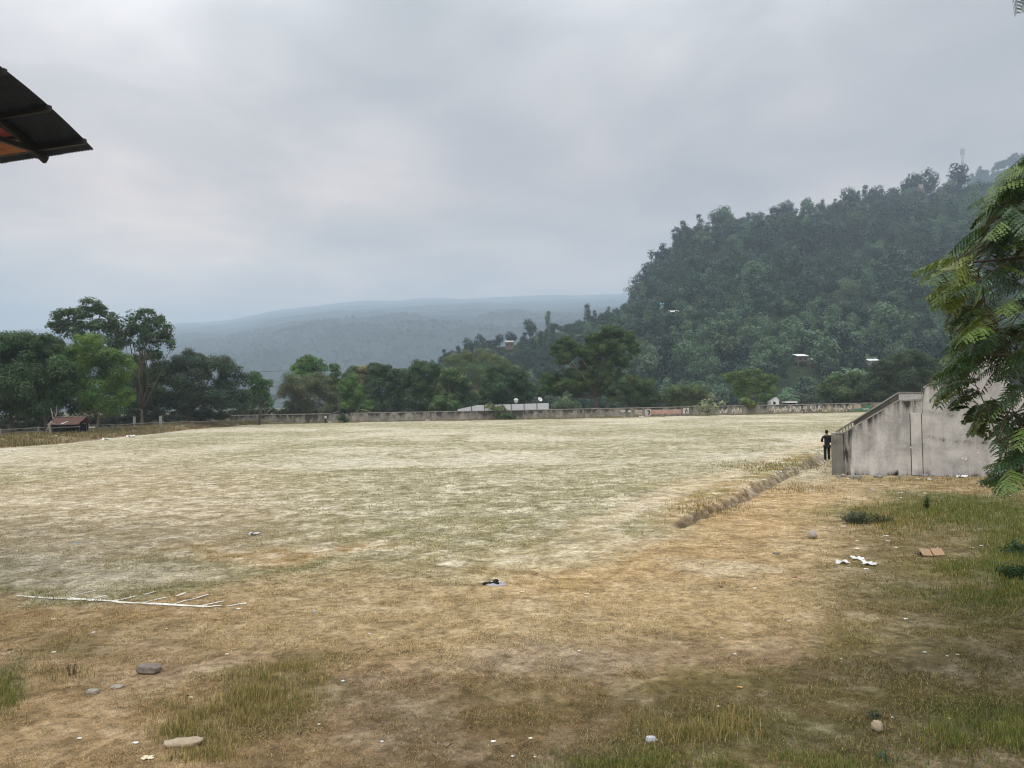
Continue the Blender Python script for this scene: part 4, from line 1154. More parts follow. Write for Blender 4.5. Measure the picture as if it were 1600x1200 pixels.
    mb = MB(); patch(mb, 1067, 1076.5, 0.45, 1.6, 1, 0); disc(mb, 1071.6, 1.25, 0.28, 2, 1, 0.12); patch(mb, 1070.4, 1071.6, 0.5, 1.1, 2, 1); patch(mb, 1072.8, 1074.0, 0.5, 1.0, 2, 1, 0.25); mb.build('painted_emblem', mats, root)
    mb = MB(); patch(mb, 992, 1003, 0.95, 1.4, 1, 3); patch(mb, 970, 977, 1.05, 1.4, 1, 0); patch(mb, 981, 986, 1.0, 1.35, 1, 0); patch(mb, 992, 1002, 0.55, 0.75, 1, 5); mb.build('painted_patches', mats, root)
    mb = MB(); patch(mb, 1335, 1345, 0.7, 1.6, 1, 3); patch(mb, 1336, 1364, 0.12, 0.72, 2, 4); disc(mb, 1355, 0.75, 0.75, 3, 4, 0, 0, PI); patch(mb, 1348, 1358, 0.45, 0.75, 5, 0)
    for i in range(5): patch(mb, 1349 + i * 1.8, 1349.9 + i * 1.8, 0.5, 0.7, 6, 4)
    mb.build('painted_advert', mats, root)
    mb = MB()
    rr = random.Random(8)
    for a0, b0 in ((1124, 1137), (1142, 1160), (1198, 1262), (1266, 1332)):
        x = a0
        while x < b0:
            w = rr.uniform(0.6, 2.6); z0 = rr.uniform(0.15, 0.9); patch(mb, x, min(b0, x + w), z0, min(1.5, z0 + rr.uniform(0.15, 0.8)), 1 + rr.randrange(3), rr.choice((0, 0, 5)), rr.uniform(-0.2, 0.2)); x += w * rr.uniform(0.4, 1.3)
    mb.build('flaking_whitewash', mats, root)

    # zinc sheet fence behind the wall
    r = empty('zinc_fence', (0, 158.5, 0)); tag(r, 'pale grey zinc sheet fence standing behind the far wall', 'fence')
    V = []; xs = np.arange(715, 858, 0.5)
    for i, px in enumerate(xs):
        x_ = at(px, 640, 158.5).x; h = 2.95 if px < 838 else 2.95
        for z in (1.2, float(np.interp(px, [715, 745, 860], [2.2, 2.95, 3.12]))): V.append((x_, 0.03 * math.sin(i * 2.1), z))
    n = len(xs); Q = [(2 * i, 2 * i + 2, 2 * i + 3, 2 * i + 1) for i in range(n - 1)]
    np_mesh('sheet', np.array(V), np.array(Q), M_TIN, r)
    for px in (737, 757, 778, 799, 819, 839, 860):
        mb = MB(); mb.box((at(px, 640, 158.5).x, -0.09, 1.55), (0.12, 0.08, 3.1)); mb.build('fence_post', M_DARKMETAL, r)
    # wire fence
    r = empty('wire_fence', (0, 158.6, 0)); tag(r, 'thin dark wire fence on posts right of the zinc sheets', 'fence')
    for px in (880, 904, 925, 945):
        mb = MB(); mb.box((at(px, 640, 158.6).x, 0, 1.45), (0.07, 0.07, 2.9)); mb.build('fence_post', M_DARKMETAL, r)
    mb = MB()
    for z in (1.95, 2.2, 2.45, 2.7, 2.88): mb.bar((at(862, 640, 158.6).x, 0.0, z), (at(960, 640, 158.6).x, 0.0, z), 0.03, 0.03)
    mb.build('wire', M_DARKMETAL, r)
    # rooftop water tanks / dishes above the zinc fence
    for px, lab in ((806.5, 'white round-topped water tank above the zinc fence, left one'), (844, 'white tilted dish above the right end of the zinc fence')):
        p = at(px, 632, 160); r = empty('water_tank' if px < 820 else 'satellite_dish', (p.x, 160, 0)); tag(r, lab, 'water tank' if px < 820 else 'satellite dish')
        if px < 820:
            mb = MB(); mb.tube([(0, 0, 3.3), (0, 0, 3.9)], [0.30, 0.42], 12); mb.ball((0, 0, 3.95), (0.50, 0.50, 0.26)); mb.build('tank', M_WHITE, r)
            mb = MB(); mb.tube([(0, 0, 0), (0, 0, 3.3)], 0.16, 8); mb.build('stand', M_CONCD, r)
        else:
            mb = MB(); n = 16; vs = [(0, 0.12, 0)]
            for k in range(n): a = 2 * PI * k / n; vs.append((math.cos(a) * 0.5, -0.06, math.sin(a) * 0.5))
            M = Matrix.Rotation(-0.6, 3, 'X') @ Matrix.Rotation(0.5, 3, 'Z'); vs = [M @ Vector(v) + Vector((0, 0, 3.95)) for v in vs]
            mb.add(vs, [(0, k + 1, (k + 1) % n + 1) for k in range(n)])
            o = mb.build('dish', M_WHITE, r); s = o.modifiers.new('s', 'SOLIDIFY'); s.thickness = 0.04
            mb = MB(); mb.tube([(0, 0.1, 0), (0, 0.1, 3.9)], 0.07, 8); mb.build('mast', M_DARKMETAL, r)
    # white sheds
    for px, w, h, lab in ((1211, 1.7, 3.0, 'white-walled shed with steep gable behind the far wall'), (1236, 1.9, 2.15, 'flat white-roofed box shed right of the gabled white shed')):
        p = at(px, 630, 166); r = empty('shed', (p.x, 166, 0)); tag(r, lab, 'shed')
        mb = MB()
        if px < 1220:
            mb.prism([(-w / 2, 0, 0), (w / 2, 0, 0), (w / 2, 0, h - 0.3), (w * 0.25, 0, h + 0.35), (-w / 2, 0, h - 0.6)], (0, 2.2, 0)); mb.build('wall', M_WHITE, r)
            mb = MB(); mb.box((-0.15, -0.03, h * 0.72), (0.5, 0.05, 0.55)); mb.build('window', M_DARKIN, r)
            mb = MB(); mb.prism([(-w / 2 - 0.15, -0.1, h - 0.66), (w * 0.25, -0.1, h + 0.36), (w * 0.25, -0.1, h + 0.44), (-w / 2 - 0.15, -0.1, h - 0.56)], (0, 2.4, 0)); mb.prism([(w * 0.25, -0.1, h + 0.36), (w / 2 + 0.1, -0.1, h - 0.35), (w / 2 + 0.1, -0.1, h - 0.25), (w * 0.25, -0.1, h + 0.44)], (0, 2.4, 0)); mb.build('roof', M_TIN, r)
        else:
            mb.box((0, 1, h / 2), (w, 2, h)); mb.build('wall', M_DARKIN, r); mb = MB(); mb.box((0, 0.9, h + 0.16), (w + 0.6, 2.5, 0.32)); mb.build('roof', M_WHITE, r)
    # fallen white banana-like fronds over the wall
    for px, py, dx, dz, lab in ((524, 645, -0.9, 0.35, 'pale drooping frond left of the bamboo, above the wall'), (573, 643, 1.2, 0.45, 'pale drooping frond right of the bamboo, above the wall'), (428, 639, -1.4, 0.8, 'pale frond sticking up behind the left part of the far wall')):
        p = at(px, py, 158); mb = MB(); L = 1.3
        pts = [(-dx, 0, dz), (-dx * 0.4, 0, dz * 0.7), (dx * 0.3, 0, dz * 0.1), (dx, 0, -dz * 0.8)]
        for a, b in zip(pts[:-1], pts[1:]): mb.bar(a, b, 0.30, 0.05)
        mb.bar(pts[-1], (dx * 1.2, 0.2, -2.0), 0.06, 0.06)
        o = mb.build('banana_frond', simple('pale_frond', (0.33, 0.36, 0.33), 0.6), None); o.location = p; tag(o, lab, 'plant')
    # signboards / concrete posts on the left bank
    for px, h, lab in ((210, 2.0, 'left one of two pale concrete posts on the grassy bank'), (251, 2.3, 'right and taller one of two pale concrete posts on the bank')):
        p = at(px, 660, 118); mb = MB(); z = float(H(p.x, 118)); mb.box((0, 0, h / 2 + 0.2), (0.42 if px > 230 else 0.34, 0.15, h * 0.55)); mb.box((0, 0, h * 0.2), (0.14, 0.12, h * 0.8)); mb.box((0, 0, h / 2 + 0.2 + h * 0.28), (0.48, 0.2, 0.06))
        o = mb.build('concrete_post', simple('pale_post', (0.26, 0.27, 0.26), 0.9), None); o.location = (p.x, 118, z); tag(o, lab, 'post')
    # low old fence rail at left (horizontal timber and posts)
    r = empty('rail_fence', (0, 0, 0)); tag(r, 'low dark broken rail fence along the left bank under the trees', 'fence')
    prev = None; mb = MB(); pb = []
    for px, Yf in ((-60, 88), (0, 91), (60, 95), (120, 99), (180, 106), (240, 116), (300, 128), (360, 142), (400, 155)):
        p = at(px, 660, Yf); z = float(H(p.x, Yf)); q = Vector((p.x, Yf, z)); pb.append(q)
        if prev: mb.bar(prev + Vector((0, 0, 0.9)), q + Vector((0, 0, 0.95)), 0.08, 0.1); mb.bar(prev + Vector((0, 0, 0.45)), q + Vector((0, 0, 0.5)), 0.06, 0.07)
        prev = q
    mb.build('rail', M_CONCD, r)
    for q in pb:
        m2 = MB(); m2.box(q + Vector((0, 0, 0.5)), (0.16, 0.16, 1.1)); m2.build('fence_post', M_CONCD, r)
    # power line
    r = empty('power_line', (0, 0, 0)); tag(r, 'thin overhead wire running just above the left trees', 'power line')
    a = at(278, 577, 190); b = at(455, 579, 190); mb = MB(); pts = [a.lerp(b, k / 12) + Vector((0, 0, -0.5 * math.sin(PI * k / 12))) for k in range(13)]
    mb.tube(pts, 0.035, 4); mb.build('wire', M_DARKMETAL, r)
    for q in (a, b):
        m2 = MB(); m2.tube([(q.x, q.y, 0), q], [0.14, 0.09], 8); m2.build('pole', M_CONCD, r)


def build_hut():
    Y = 97; p = at(110, 665, Y); z = float(H(p.x, Y))
    r = empty('hut', (p.x, Y, z), 0.12); tag(r, 'small low hut with rusty brown tin roof under the left trees', 'hut')
    w, d = 3.3, 2.6
    mb = MB()
    for sx in (-1, 1):
        for sy in (-1, 1):
            mb = MB(); mb.box((sx * (w / 2 - 0.1), sy * (d / 2 - 0.1), 0.55), (0.12, 0.12, 1.3)); mb.build('post', M_DARKMETAL, r)
    mb = MB(); mb.box((0, 0.9, 0.55), (w - 0.2, 0.05, 1.1)); mb.box((-w / 2 + 0.12, 0, 0.5), (0.05, d - 0.3, 0.9)); mb.build('wall', M_DARKIN, r)
    V = []; n = 60
    for i in range(n + 1):
        x = -w / 2 - 0.2 + (w + 0.4) * i / n; o = 0.025 * math.sin(i * 2.4)
        V += [(x - 0.35, -d / 2 - 0.3, 1.12 + o), (x, 0.15, 2.05 + o), (x, d / 2 + 0.3, 1.25 + o)]
    Q = [(3 * i + k, 3 * i + 3 + k, 3 * i + 4 + k, 3 * i + 1 + k) for i in range(n) for k in (0, 1)]
    o = np_mesh('roof', np.array(V), np.array(Q), M_RUST, r); s = o.modifiers.new('s', 'SOLIDIFY'); s.thickness = 0.03
    mb = MB(); mb.box((0, 0.15, 2.10), (w + 0.3, 0.2, 0.06)); mb.build('ridge_cap', M_COPING, r)
    mb = MB(); mb.bar((0.05, -0.55, 1.62), (-0.4, -1.55, 1.20), 0.28, 0.03); mb.build('roof_patch', M_TIN, r)
    mb = MB(); mb.bar((-1.9, -1.45, 1.24), (-1.2, -1.5, 1.24), 0.5, 0.04); mb.build('roof_patch', M_TIN, r)
    mb = MB(); mb.bar((-1.7, -1.3, 0.75), (1.7, -1.3, 0.85), 0.1, 0.12); mb.build('front_rail', M_CONCD, r)


# ------------------------------------------------------------------ the stand on the right
O_ = gp(1300, 742); E_ = gp(1581, 745)
O_.z = 0; E_.z = 0
EV = (E_ - O_).normalized(); FV = Vector((math.sin(math.radians(31)), math.cos(math.radians(31)), 0))
NV = Vector((-EV.y, EV.x, 0))


def onplane(px, py, off=0.0):
    """point where the sight line meets the vertical plane through the wall (moved by off along FV): returns (s, z)"""
    o = O_ + FV * off
    d = ray(px, py); c = Vector((0, 0, CAMZ))
    k = (o - c).dot(NV) / d.dot(NV)
    p = c + d * k
    return (p - o).dot(EV), p.z


def build_stand():
    root = empty('grandstand', O_); M_SHADEJOINT = concrete('shade_and_joint_concrete', (0.10, 0.092, 0.078), 2.0); tag(root, 'weathered grey concrete grandstand with sloping stained side wall', 'grandstand')  # dark concrete for the joints and the painted shade on the stair parapet
    W = lambda s, z, off=0.0: EV * s + FV * off + Vector((0, 0, z))
    prof = [onplane(*p) for p in ((1298.5, 679), (1318, 677.5), (1403, 627), (1442, 625.5), (1443, 607), (1460, 597), (1535, 556), (1582, 554))]
    send = onplane(1581, 700)[0]
    # side wall as a fine grid following the profile
    ss_ = np.linspace(0, send, 200); top = np.interp(ss_, [p[0] for p in prof], [p[1] for p in prof])
    rows = 60; V = []; st = []; Q = []
    s1 = onplane(1318, 677)[0]; s2 = onplane(1403, 627)[0]; s3 = onplane(1442, 625)[0]
    g0 = onplane(1426, 700)[0]
    for i, s in enumerate(ss_):
        for k in range(rows):
            f = k / (rows - 1); z = -0.3 + (top[i] + 0.3) * f; dt = top[i] - z
            V.append(W(s, z))
            a = math.exp(-dt / 0.28) * (0.45 + 0.9 * float(vnoise(s * 13, 1, 3)))
            if s < s1 * 1.6: a += 0.75 * math.exp(-abs(s - s1 * 1.0) / 0.22) * (0.4 + float(vnoise(z * 2.5, s * 3, 5))) + 0.28
            if s2 < s < s3: a += 0.22 * math.exp(-dt / 0.7) * (0.4 + float(vnoise(s * 14, 2, 6)))
            a += 0.75 * math.exp(-max(z, 0) / 0.10) * (0.4 + float(vnoise(s * 3, 4, 4))) + 0.5 * max(0.0, 1 - abs(s - s1 * 2.2 - 0.08 * math.sin(z * 3)) / 0.02) * 0.6
            # damp tide line across the right part
            if s > s3:
                line = 1.45 + 0.35 * math.sin((s - s3) * 0.9 + 2.2) * 0.4
                a += 0.75 * math.exp(-abs(z - line - 0.12 * float(vnoise(s * 1.3, 3, 2))) / 0.05) * (0.3 + float(vnoise(s * 1.5, 7, 7)))
                line2 = 2.75 - (s - s3) * 0.22; a += 0.7 * math.exp(-abs(z - line2 - 0.1 * float(vnoise(s * 1.7, 3, 4))) / 0.04) * (0.3 + float(vnoise(s * 1.8, 9, 7)))
            a += 0.30 * float(ss(0.62, 0.8, fbm(s * 0.9, z * 0.9, 12, 3)))
            st.append(a)
    for i in range(len(ss_) - 1):
        for k in range(rows - 1):
            a = i * rows + k; Q.append((a, a + rows, a + rows + 1, a + 1))
    o = np_mesh('side_wall', np.array([list(v) for v in V]), np.array(Q), M_CONC, root, extra={'stain': np.array(st)})
    # body behind the face
    mb = MB(); pl = [(0.0, -0.3)] + [(p[0], p[1]) for p in prof] + [(send, prof[-1][1]), (send, -0.3)]
    mb.prism([W(s, z - (0.004 if z > 0 else 0), 0.004) for s, z in pl], FV * 0.22); mb.build('wall_core', M_CONCD, root)
    # copings
    def cope(i, j, th=0.06, w=0.16, up=0.03, name='coping'):
        a, b = prof[i], prof[j]; m_ = MB(); m_.bar(W(a[0] - 0.02, a[1] + up, 0.1), W(b[0] + 0.02, b[1] + up, 0.1), w, th); m_.build(name, M_COPING, root)
    cope(0, 1); cope(1, 2); cope(2, 3); cope(4, 6)
    # pilaster and grooves
    gs = onplane(1424, 700)[0]; ge = onplane(1440.5, 700)[0]
    mb = MB(); zt = prof[3][1] - 0.55
    mb.box(W((gs + ge) / 2, zt / 2, 0) - FV * 0.02, (ge - gs, 0.10, zt), rz=math.atan2(EV.y, EV.x)); o = mb.build('pilaster', M_CONC, root, 0.01)
    for g in (gs - 0.02, ge + 0.02):
        mb = MB(); mb.box(W(g, zt / 2, 0) - NV * 0.004, (0.028, 0.012, zt), rz=math.atan2(EV.y, EV.x)); mb.build('joint', M_SHADEJOINT, root)
    mb = MB(); mb.box(W(ge + 0.06, (zt + prof[4][1]) / 2, 0) - NV * 0.003, (0.022, 0.010, prof[4][1] - zt), rz=math.atan2(EV.y, EV.x)); mb.build('joint', M_CONCD, root)
    # corner pier
    mb = MB(); sp = onplane(1317, 690)[0]
    mb.box(W(sp / 2, prof[0][1] / 2 - 0.15, 0) - NV * 0.03, (sp, 0.12, prof[0][1] + 0.28), rz=math.atan2(EV.y, EV.x)); mb.build('corner_pier', M_CONCD, root, 0.012)
    # tiers: run along FV
    LEN = 16.0; mb = MB(); nstep = 7; sL = s2 + 1.2
    for k in range(nstep):
        a = 0.0 if k == 0 else 0.35 + (sL - 0.35) * k / nstep; z0 = 0.0; z1 = 1.3 + (prof[2][1] - 0.25 - 1.3) * k / (nstep - 1)
        b = 0.35 + (sL - 0.35) * (k + 1) / nstep
        mb.prism([W(a, -0.2, 0.24), W(b, -0.2, 0.24), W(b, z1, 0.24), W(a, z1, 0.24)], FV * LEN)
    mb.prism([W(sL, -0.2, 0.24), W(send, -0.2, 0.24), W(send, 2.6, 0.24), W(sL, 2.6, 0.24)], FV * LEN)
    mb.build('seating_tiers', M_CONCD, root)
    # inner stair parapet
    off = 1.6
    q = [onplane(*p, off) for p in ((1334, 660), (1338, 655.5), (1404, 614), (1442, 614), (1442, 650), (1340, 690))]
    mb = MB(); mb.prism([W(s, z, off) for s, z in (q[0], q[1], q[2], (q[2][0], q[4][1]), q[5])], FV * 0.14); mb.build('stair_parapet', M_SHADEJOINT, root)  # sloping face: its shade is put into the darker concrete colour
    mb = MB(); mb.prism([W(s, z, off) for s, z in (q[2], q[3], q[4], (q[2][0], q[4][1]))], FV * 0.14); mb.build('landing_parapet', M_CONC, root)
    mb = MB()
    for i, j in ((1, 2), (2, 3)): mb.bar(W(q[i][0], q[i][1] + 0.02, off + 0.07), W(q[j][0], q[j][1] + 0.02, off + 0.07), 0.2, 0.05)
    mb.build('parapet_coping', M_COPING, root)
    a = onplane(1306, 675, off); b = onplane(1337, 656.5, off)
    mb = MB(); mb.bar(W(a[0], a[1], off + 0.07), W(b[0], b[1], off + 0.07), 0.09, 0.08); mb.build('stair_rail', M_CONCD, root)
    for k in range(7):
        t = (k + 0.35) / 7; s = a[0] + (b[0] - a[0]) * t; z = a[1] + (b[1] - a[1]) * t
        mb = MB(); mb.box(W(s, z - 0.26, off + 0.07), (0.055, 0.06, 0.5), rz=math.atan2(EV.y, EV.x)); mb.build('baluster', M_CONCD, root)
    mb = MB(); mb.prism([W(a[0] - 0.1, a[1] - 0.56, off), W(b[0] + 0.2, b[1] - 0.5, off), W(b[0] + 0.2, 0, off), W(a[0] - 0.1, 0, off)], FV * 0.14); mb.build('stair_kerb', M_CONC, root)
    # doorway at the right end
    dw = 0.75
    mb = MB(); rz = math.atan2(EV.y, EV.x)
    mb.box(W(send + dw / 2, 1.05, 0) + NV * 0.9, (dw, 0.05, 2.4), rz=rz); mb.build('doorway_back', M_DARKIN, root)
    mb = MB(); mb.box(W(send + dw / 2, 2.8, 0) + NV * 0.12, (dw - 0.01, 0.2, 1.5), rz=rz); mb.box(W(send + dw + 2.0, 1.7, 0) + NV * 0.12, (4.0, 0.2, 3.9), rz=rz); mb.build('end_wall', M_CONC, root)
    mb = MB(); mb.box(W(send + dw * 0.62, 1.05, 0) + NV * 0.3, (0.06, 0.06, 2.2), rz=rz); mb.build('door_post', M_COPING, root)
    # pinned notice like white specks (paper stuck on wall)
    for k, (px, py, s) in enumerate(((1504, 716, 0.06), (1509, 717, 0.07), (1423, 699, 0.05), (1528, 707, 0.05))):
        a = onplane(px, py); mb = MB(); mb.box(W(a[0], a[1]) - NV * 0.012, (s, 0.006, s * 1.5), rz=rz); mb.build('paint_fleck', M_PAPER, root)
    # rubble at the wall foot
    rr = random.Random(12); lumps = []
    for k in range(16):
        px = rr.choice((rr.uniform(1304, 1345), rr.uniform(1300, 1460))); p = gp(px, 745 + rr.uniform(0, 4)); s = rr.uniform(0.06, 0.17)
        mb = MB(); mb.ball((0, 0, s * 0.35), (s, s * 0.8, s * 0.65), 8, 6, jit=0.18, seed=k); o = mb.build('rubble_lump', M_RUBBLE); o.location = p; o.rotation_euler = (rr.uniform(-.3, .3), 0, rr.uniform(0, 6))
        lumps.append((px, o))

    for k, (px, o) in enumerate(sorted(lumps, key=lambda q: q[0])):
        tag(o, f'{ordinal(k)} lump of broken grey concrete from the left along the grandstand wall foot', 'rubble', 'broken concrete along the stand wall')


# ------------------------------------------------------------------ people
def skin_mesh(name, verts, edges, radii, mat, parent, sub=1):
    me = bpy.data.meshes.new(name); me.from_pydata([Vector(v) for v in verts], edges, []); me.materials.append(mat)
    o = bpy.data.objects.new(name, me); link(o, parent)
    sk = o.modifiers.new('skin', 'SKIN'); sk.use_smooth_shade = True
    for i, r in enumerate(radii):
        r = (r, r) if isinstance(r, (int, float)) else r
        me.skin_vertices[0].data[i].radius = r
    me.skin_vertices[0].data[0].use_root = True
    sb = o.modifiers.new('sub', 'SUBSURF'); sb.levels = sb.render_levels = sub
    return o


def person(loc, rz, hgt, label, top, legs, shoe, pose='stand'):
    r = empty('person', loc, rz); tag(r, label, 'person'); k = hgt / 1.72
    S = lambda v: [(a * k, b * k, c * k) for a, b, c in v]
    # facing +y; head slightly bowed; left elbow bent outward, right arm forward
    ver = [(0, 0, 0.93), (0, 0.01, 1.12), (0, 0.0, 1.30), (0, 0.0, 1.42), (0, 0.015, 1.50), (0, 0.03, 1.60), (0, 0.03, 1.68),
           (-0.17, 0, 1.40), (-0.27, -0.03, 1.17), (-0.20, 0.20, 1.10), (-0.13, 0.28, 1.13),
           (0.17, 0, 1.40), (0.21, 0.0, 1.14), (0.19, 0.22, 1.06), (0.14, 0.30, 1.08),
           (-0.09, 0, 0.86), (-0.11, 0.02, 0.48), (-0.11, -0.02, 0.09), (-0.12, 0.13, 0.04),
           (0.09, 0, 0.86), (0.10, 0.10, 0.50), (0.10, 0.02, 0.11), (0.11, 0.17, 0.05)]
    ed = [(0, 1), (1, 2), (2, 3), (3, 4), (4, 5), (5, 6), (3, 7), (7, 8), (8, 9), (9, 10), (3, 11), (11, 12), (12, 13), (13, 14), (0, 15), (15, 16), (16, 17), (17, 18), (0, 19), (19, 20), (20, 21), (21, 22)]
    rad = [(.13, .10), (.12, .09), (.15, .10), (.12, .08), .05, (.075, .09), (.06, .075), .055, .042, .034, .03, .055, .042, .034, .03, .085, .055, .038, .035, .085, .055, .038, .035]
    rad = [(x[0] * k, x[1] * k) if isinstance(x, tuple) else x * k for x in rad]
    skin_mesh('body', S(ver), ed, rad, M_SKIN, r)
    jv = [(0, -0.005, 0.80), (0, 0, 0.95), (0, 0.005, 1.15), (0, 0, 1.31), (0, 0, 1.43), (-0.17, 0, 1.405), (-0.275, -0.03, 1.17), (-0.205, 0.19, 1.10), (0.17, 0, 1.405), (0.215, 0, 1.14), (0.19, 0.21, 1.06), (-0.14, 0.27, 1.125), (0.15, 0.29, 1.075)]
    je = [(0, 1), (1, 2), (2, 3), (3, 4), (4, 5), (5, 6), (6, 7), (4, 8), (8, 9), (9, 10), (7, 11), (10, 12)]
    jr = [(.165, .13), (.155, .12), (.15, .12), (.175, .12), (.12, .09), .078, .066, .055, .078, .066, .055, .048, .048]
    skin_mesh('jacket', S(jv), je, [(x[0] * k, x[1] * k) if isinstance(x, tuple) else x * k for x in jr], top, r)
    tv = [(0, 0, 0.92), (-0.09, 0, 0.84), (-0.11, 0.02, 0.48), (-0.11, -0.02, 0.12), (0.09, 0, 0.84), (0.10, 0.10, 0.50), (0.10, 0.02, 0.14)]
    te = [(0, 1), (1, 2), (2, 3), (0, 4), (4, 5), (5, 6)]
    skin_mesh('trousers', S(tv), te, [(x[0] * k, x[1] * k) if isinstance(x, tuple) else x * k for x in [(.15, .12), .105, .08, .07, .105, .08, .07]], legs, r)
    mb = MB(); mb.ball((0, 0.005 * k, 1.655 * k), (0.088 * k, 0.10 * k, 0.095 * k), 14, 10, jit=0.03); mb.build('hair', M_HAIR, r)
    for sx, y in ((-0.115, 0.06), (0.105, 0.10)):
        mb = MB(); mb.ball((sx * k, y * k, 0.05 * k), (0.05 * k, 0.14 * k, 0.05 * k), 10, 6); mb.build('shoe', shoe, r)
    # face and ears belong to the body's head
    mb = MB(); mb.ball((0, 0.115 * k, 1.60 * k), (0.014 * k, 0.02 * k, 0.022 * k), 8, 6)
    for sx in (-1, 1): mb.ball((sx * 0.078 * k, 0.02 * k, 1.60 * k), (0.014 * k, 0.022 * k, 0.032 * k), 8, 6)
    mb.build('nose_and_ears' if False else 'face', M_SKIN, r)
    for side, wx, wy, wz in ((-1, -0.13, 0.28, 1.13), (1, 0.14, 0.30, 1.08)):
        mb = MB(); mb.ball((wx * k, (wy + 0.03) * k, wz * k), (0.03 * k, 0.05 * k, 0.022 * k), 8, 6)
        for f in range(4):
            x0 = wx + (f - 1.5) * 0.017; mb.tube([(x0 * k, (wy + 0.07) * k, wz * k), (x0 * k, (wy + 0.105) * k, (wz - 0.01) * k), (x0 * k, (wy + 0.12 + 0.004 * (f % 2)) * k, (wz - 0.035) * k)], [0.009 * k, 0.008 * k, 0.006 * k], 6)
        mb.tube([((wx - side * 0.02) * k, (wy + 0.01) * k, wz * k), ((wx - side * 0.05) * k, (wy + 0.05) * k, (wz - 0.005) * k)], [0.010 * k, 0.007 * k], 6)
        mb.build('hand', M_SKIN, r)
    return r


def build_people():
    p = gp(1293, 722); person((p.x, p.y, p.z), math.radians(-8), 1.66, 'person in black clothes and white shoes standing beside the grandstand corner, back turned', M_BLACKCLOTH, M_BLACKCLOTH, M_WHITE)
    Y = 151; q = at(509, 661, Y); person((q.x, Y, float(H(q.x, Y))), math.radians(60), 1.75, 'distant person in white top standing in front of the far wall', M_WHITE, M_BLACKCLOTH, M_BLACKCLOTH)


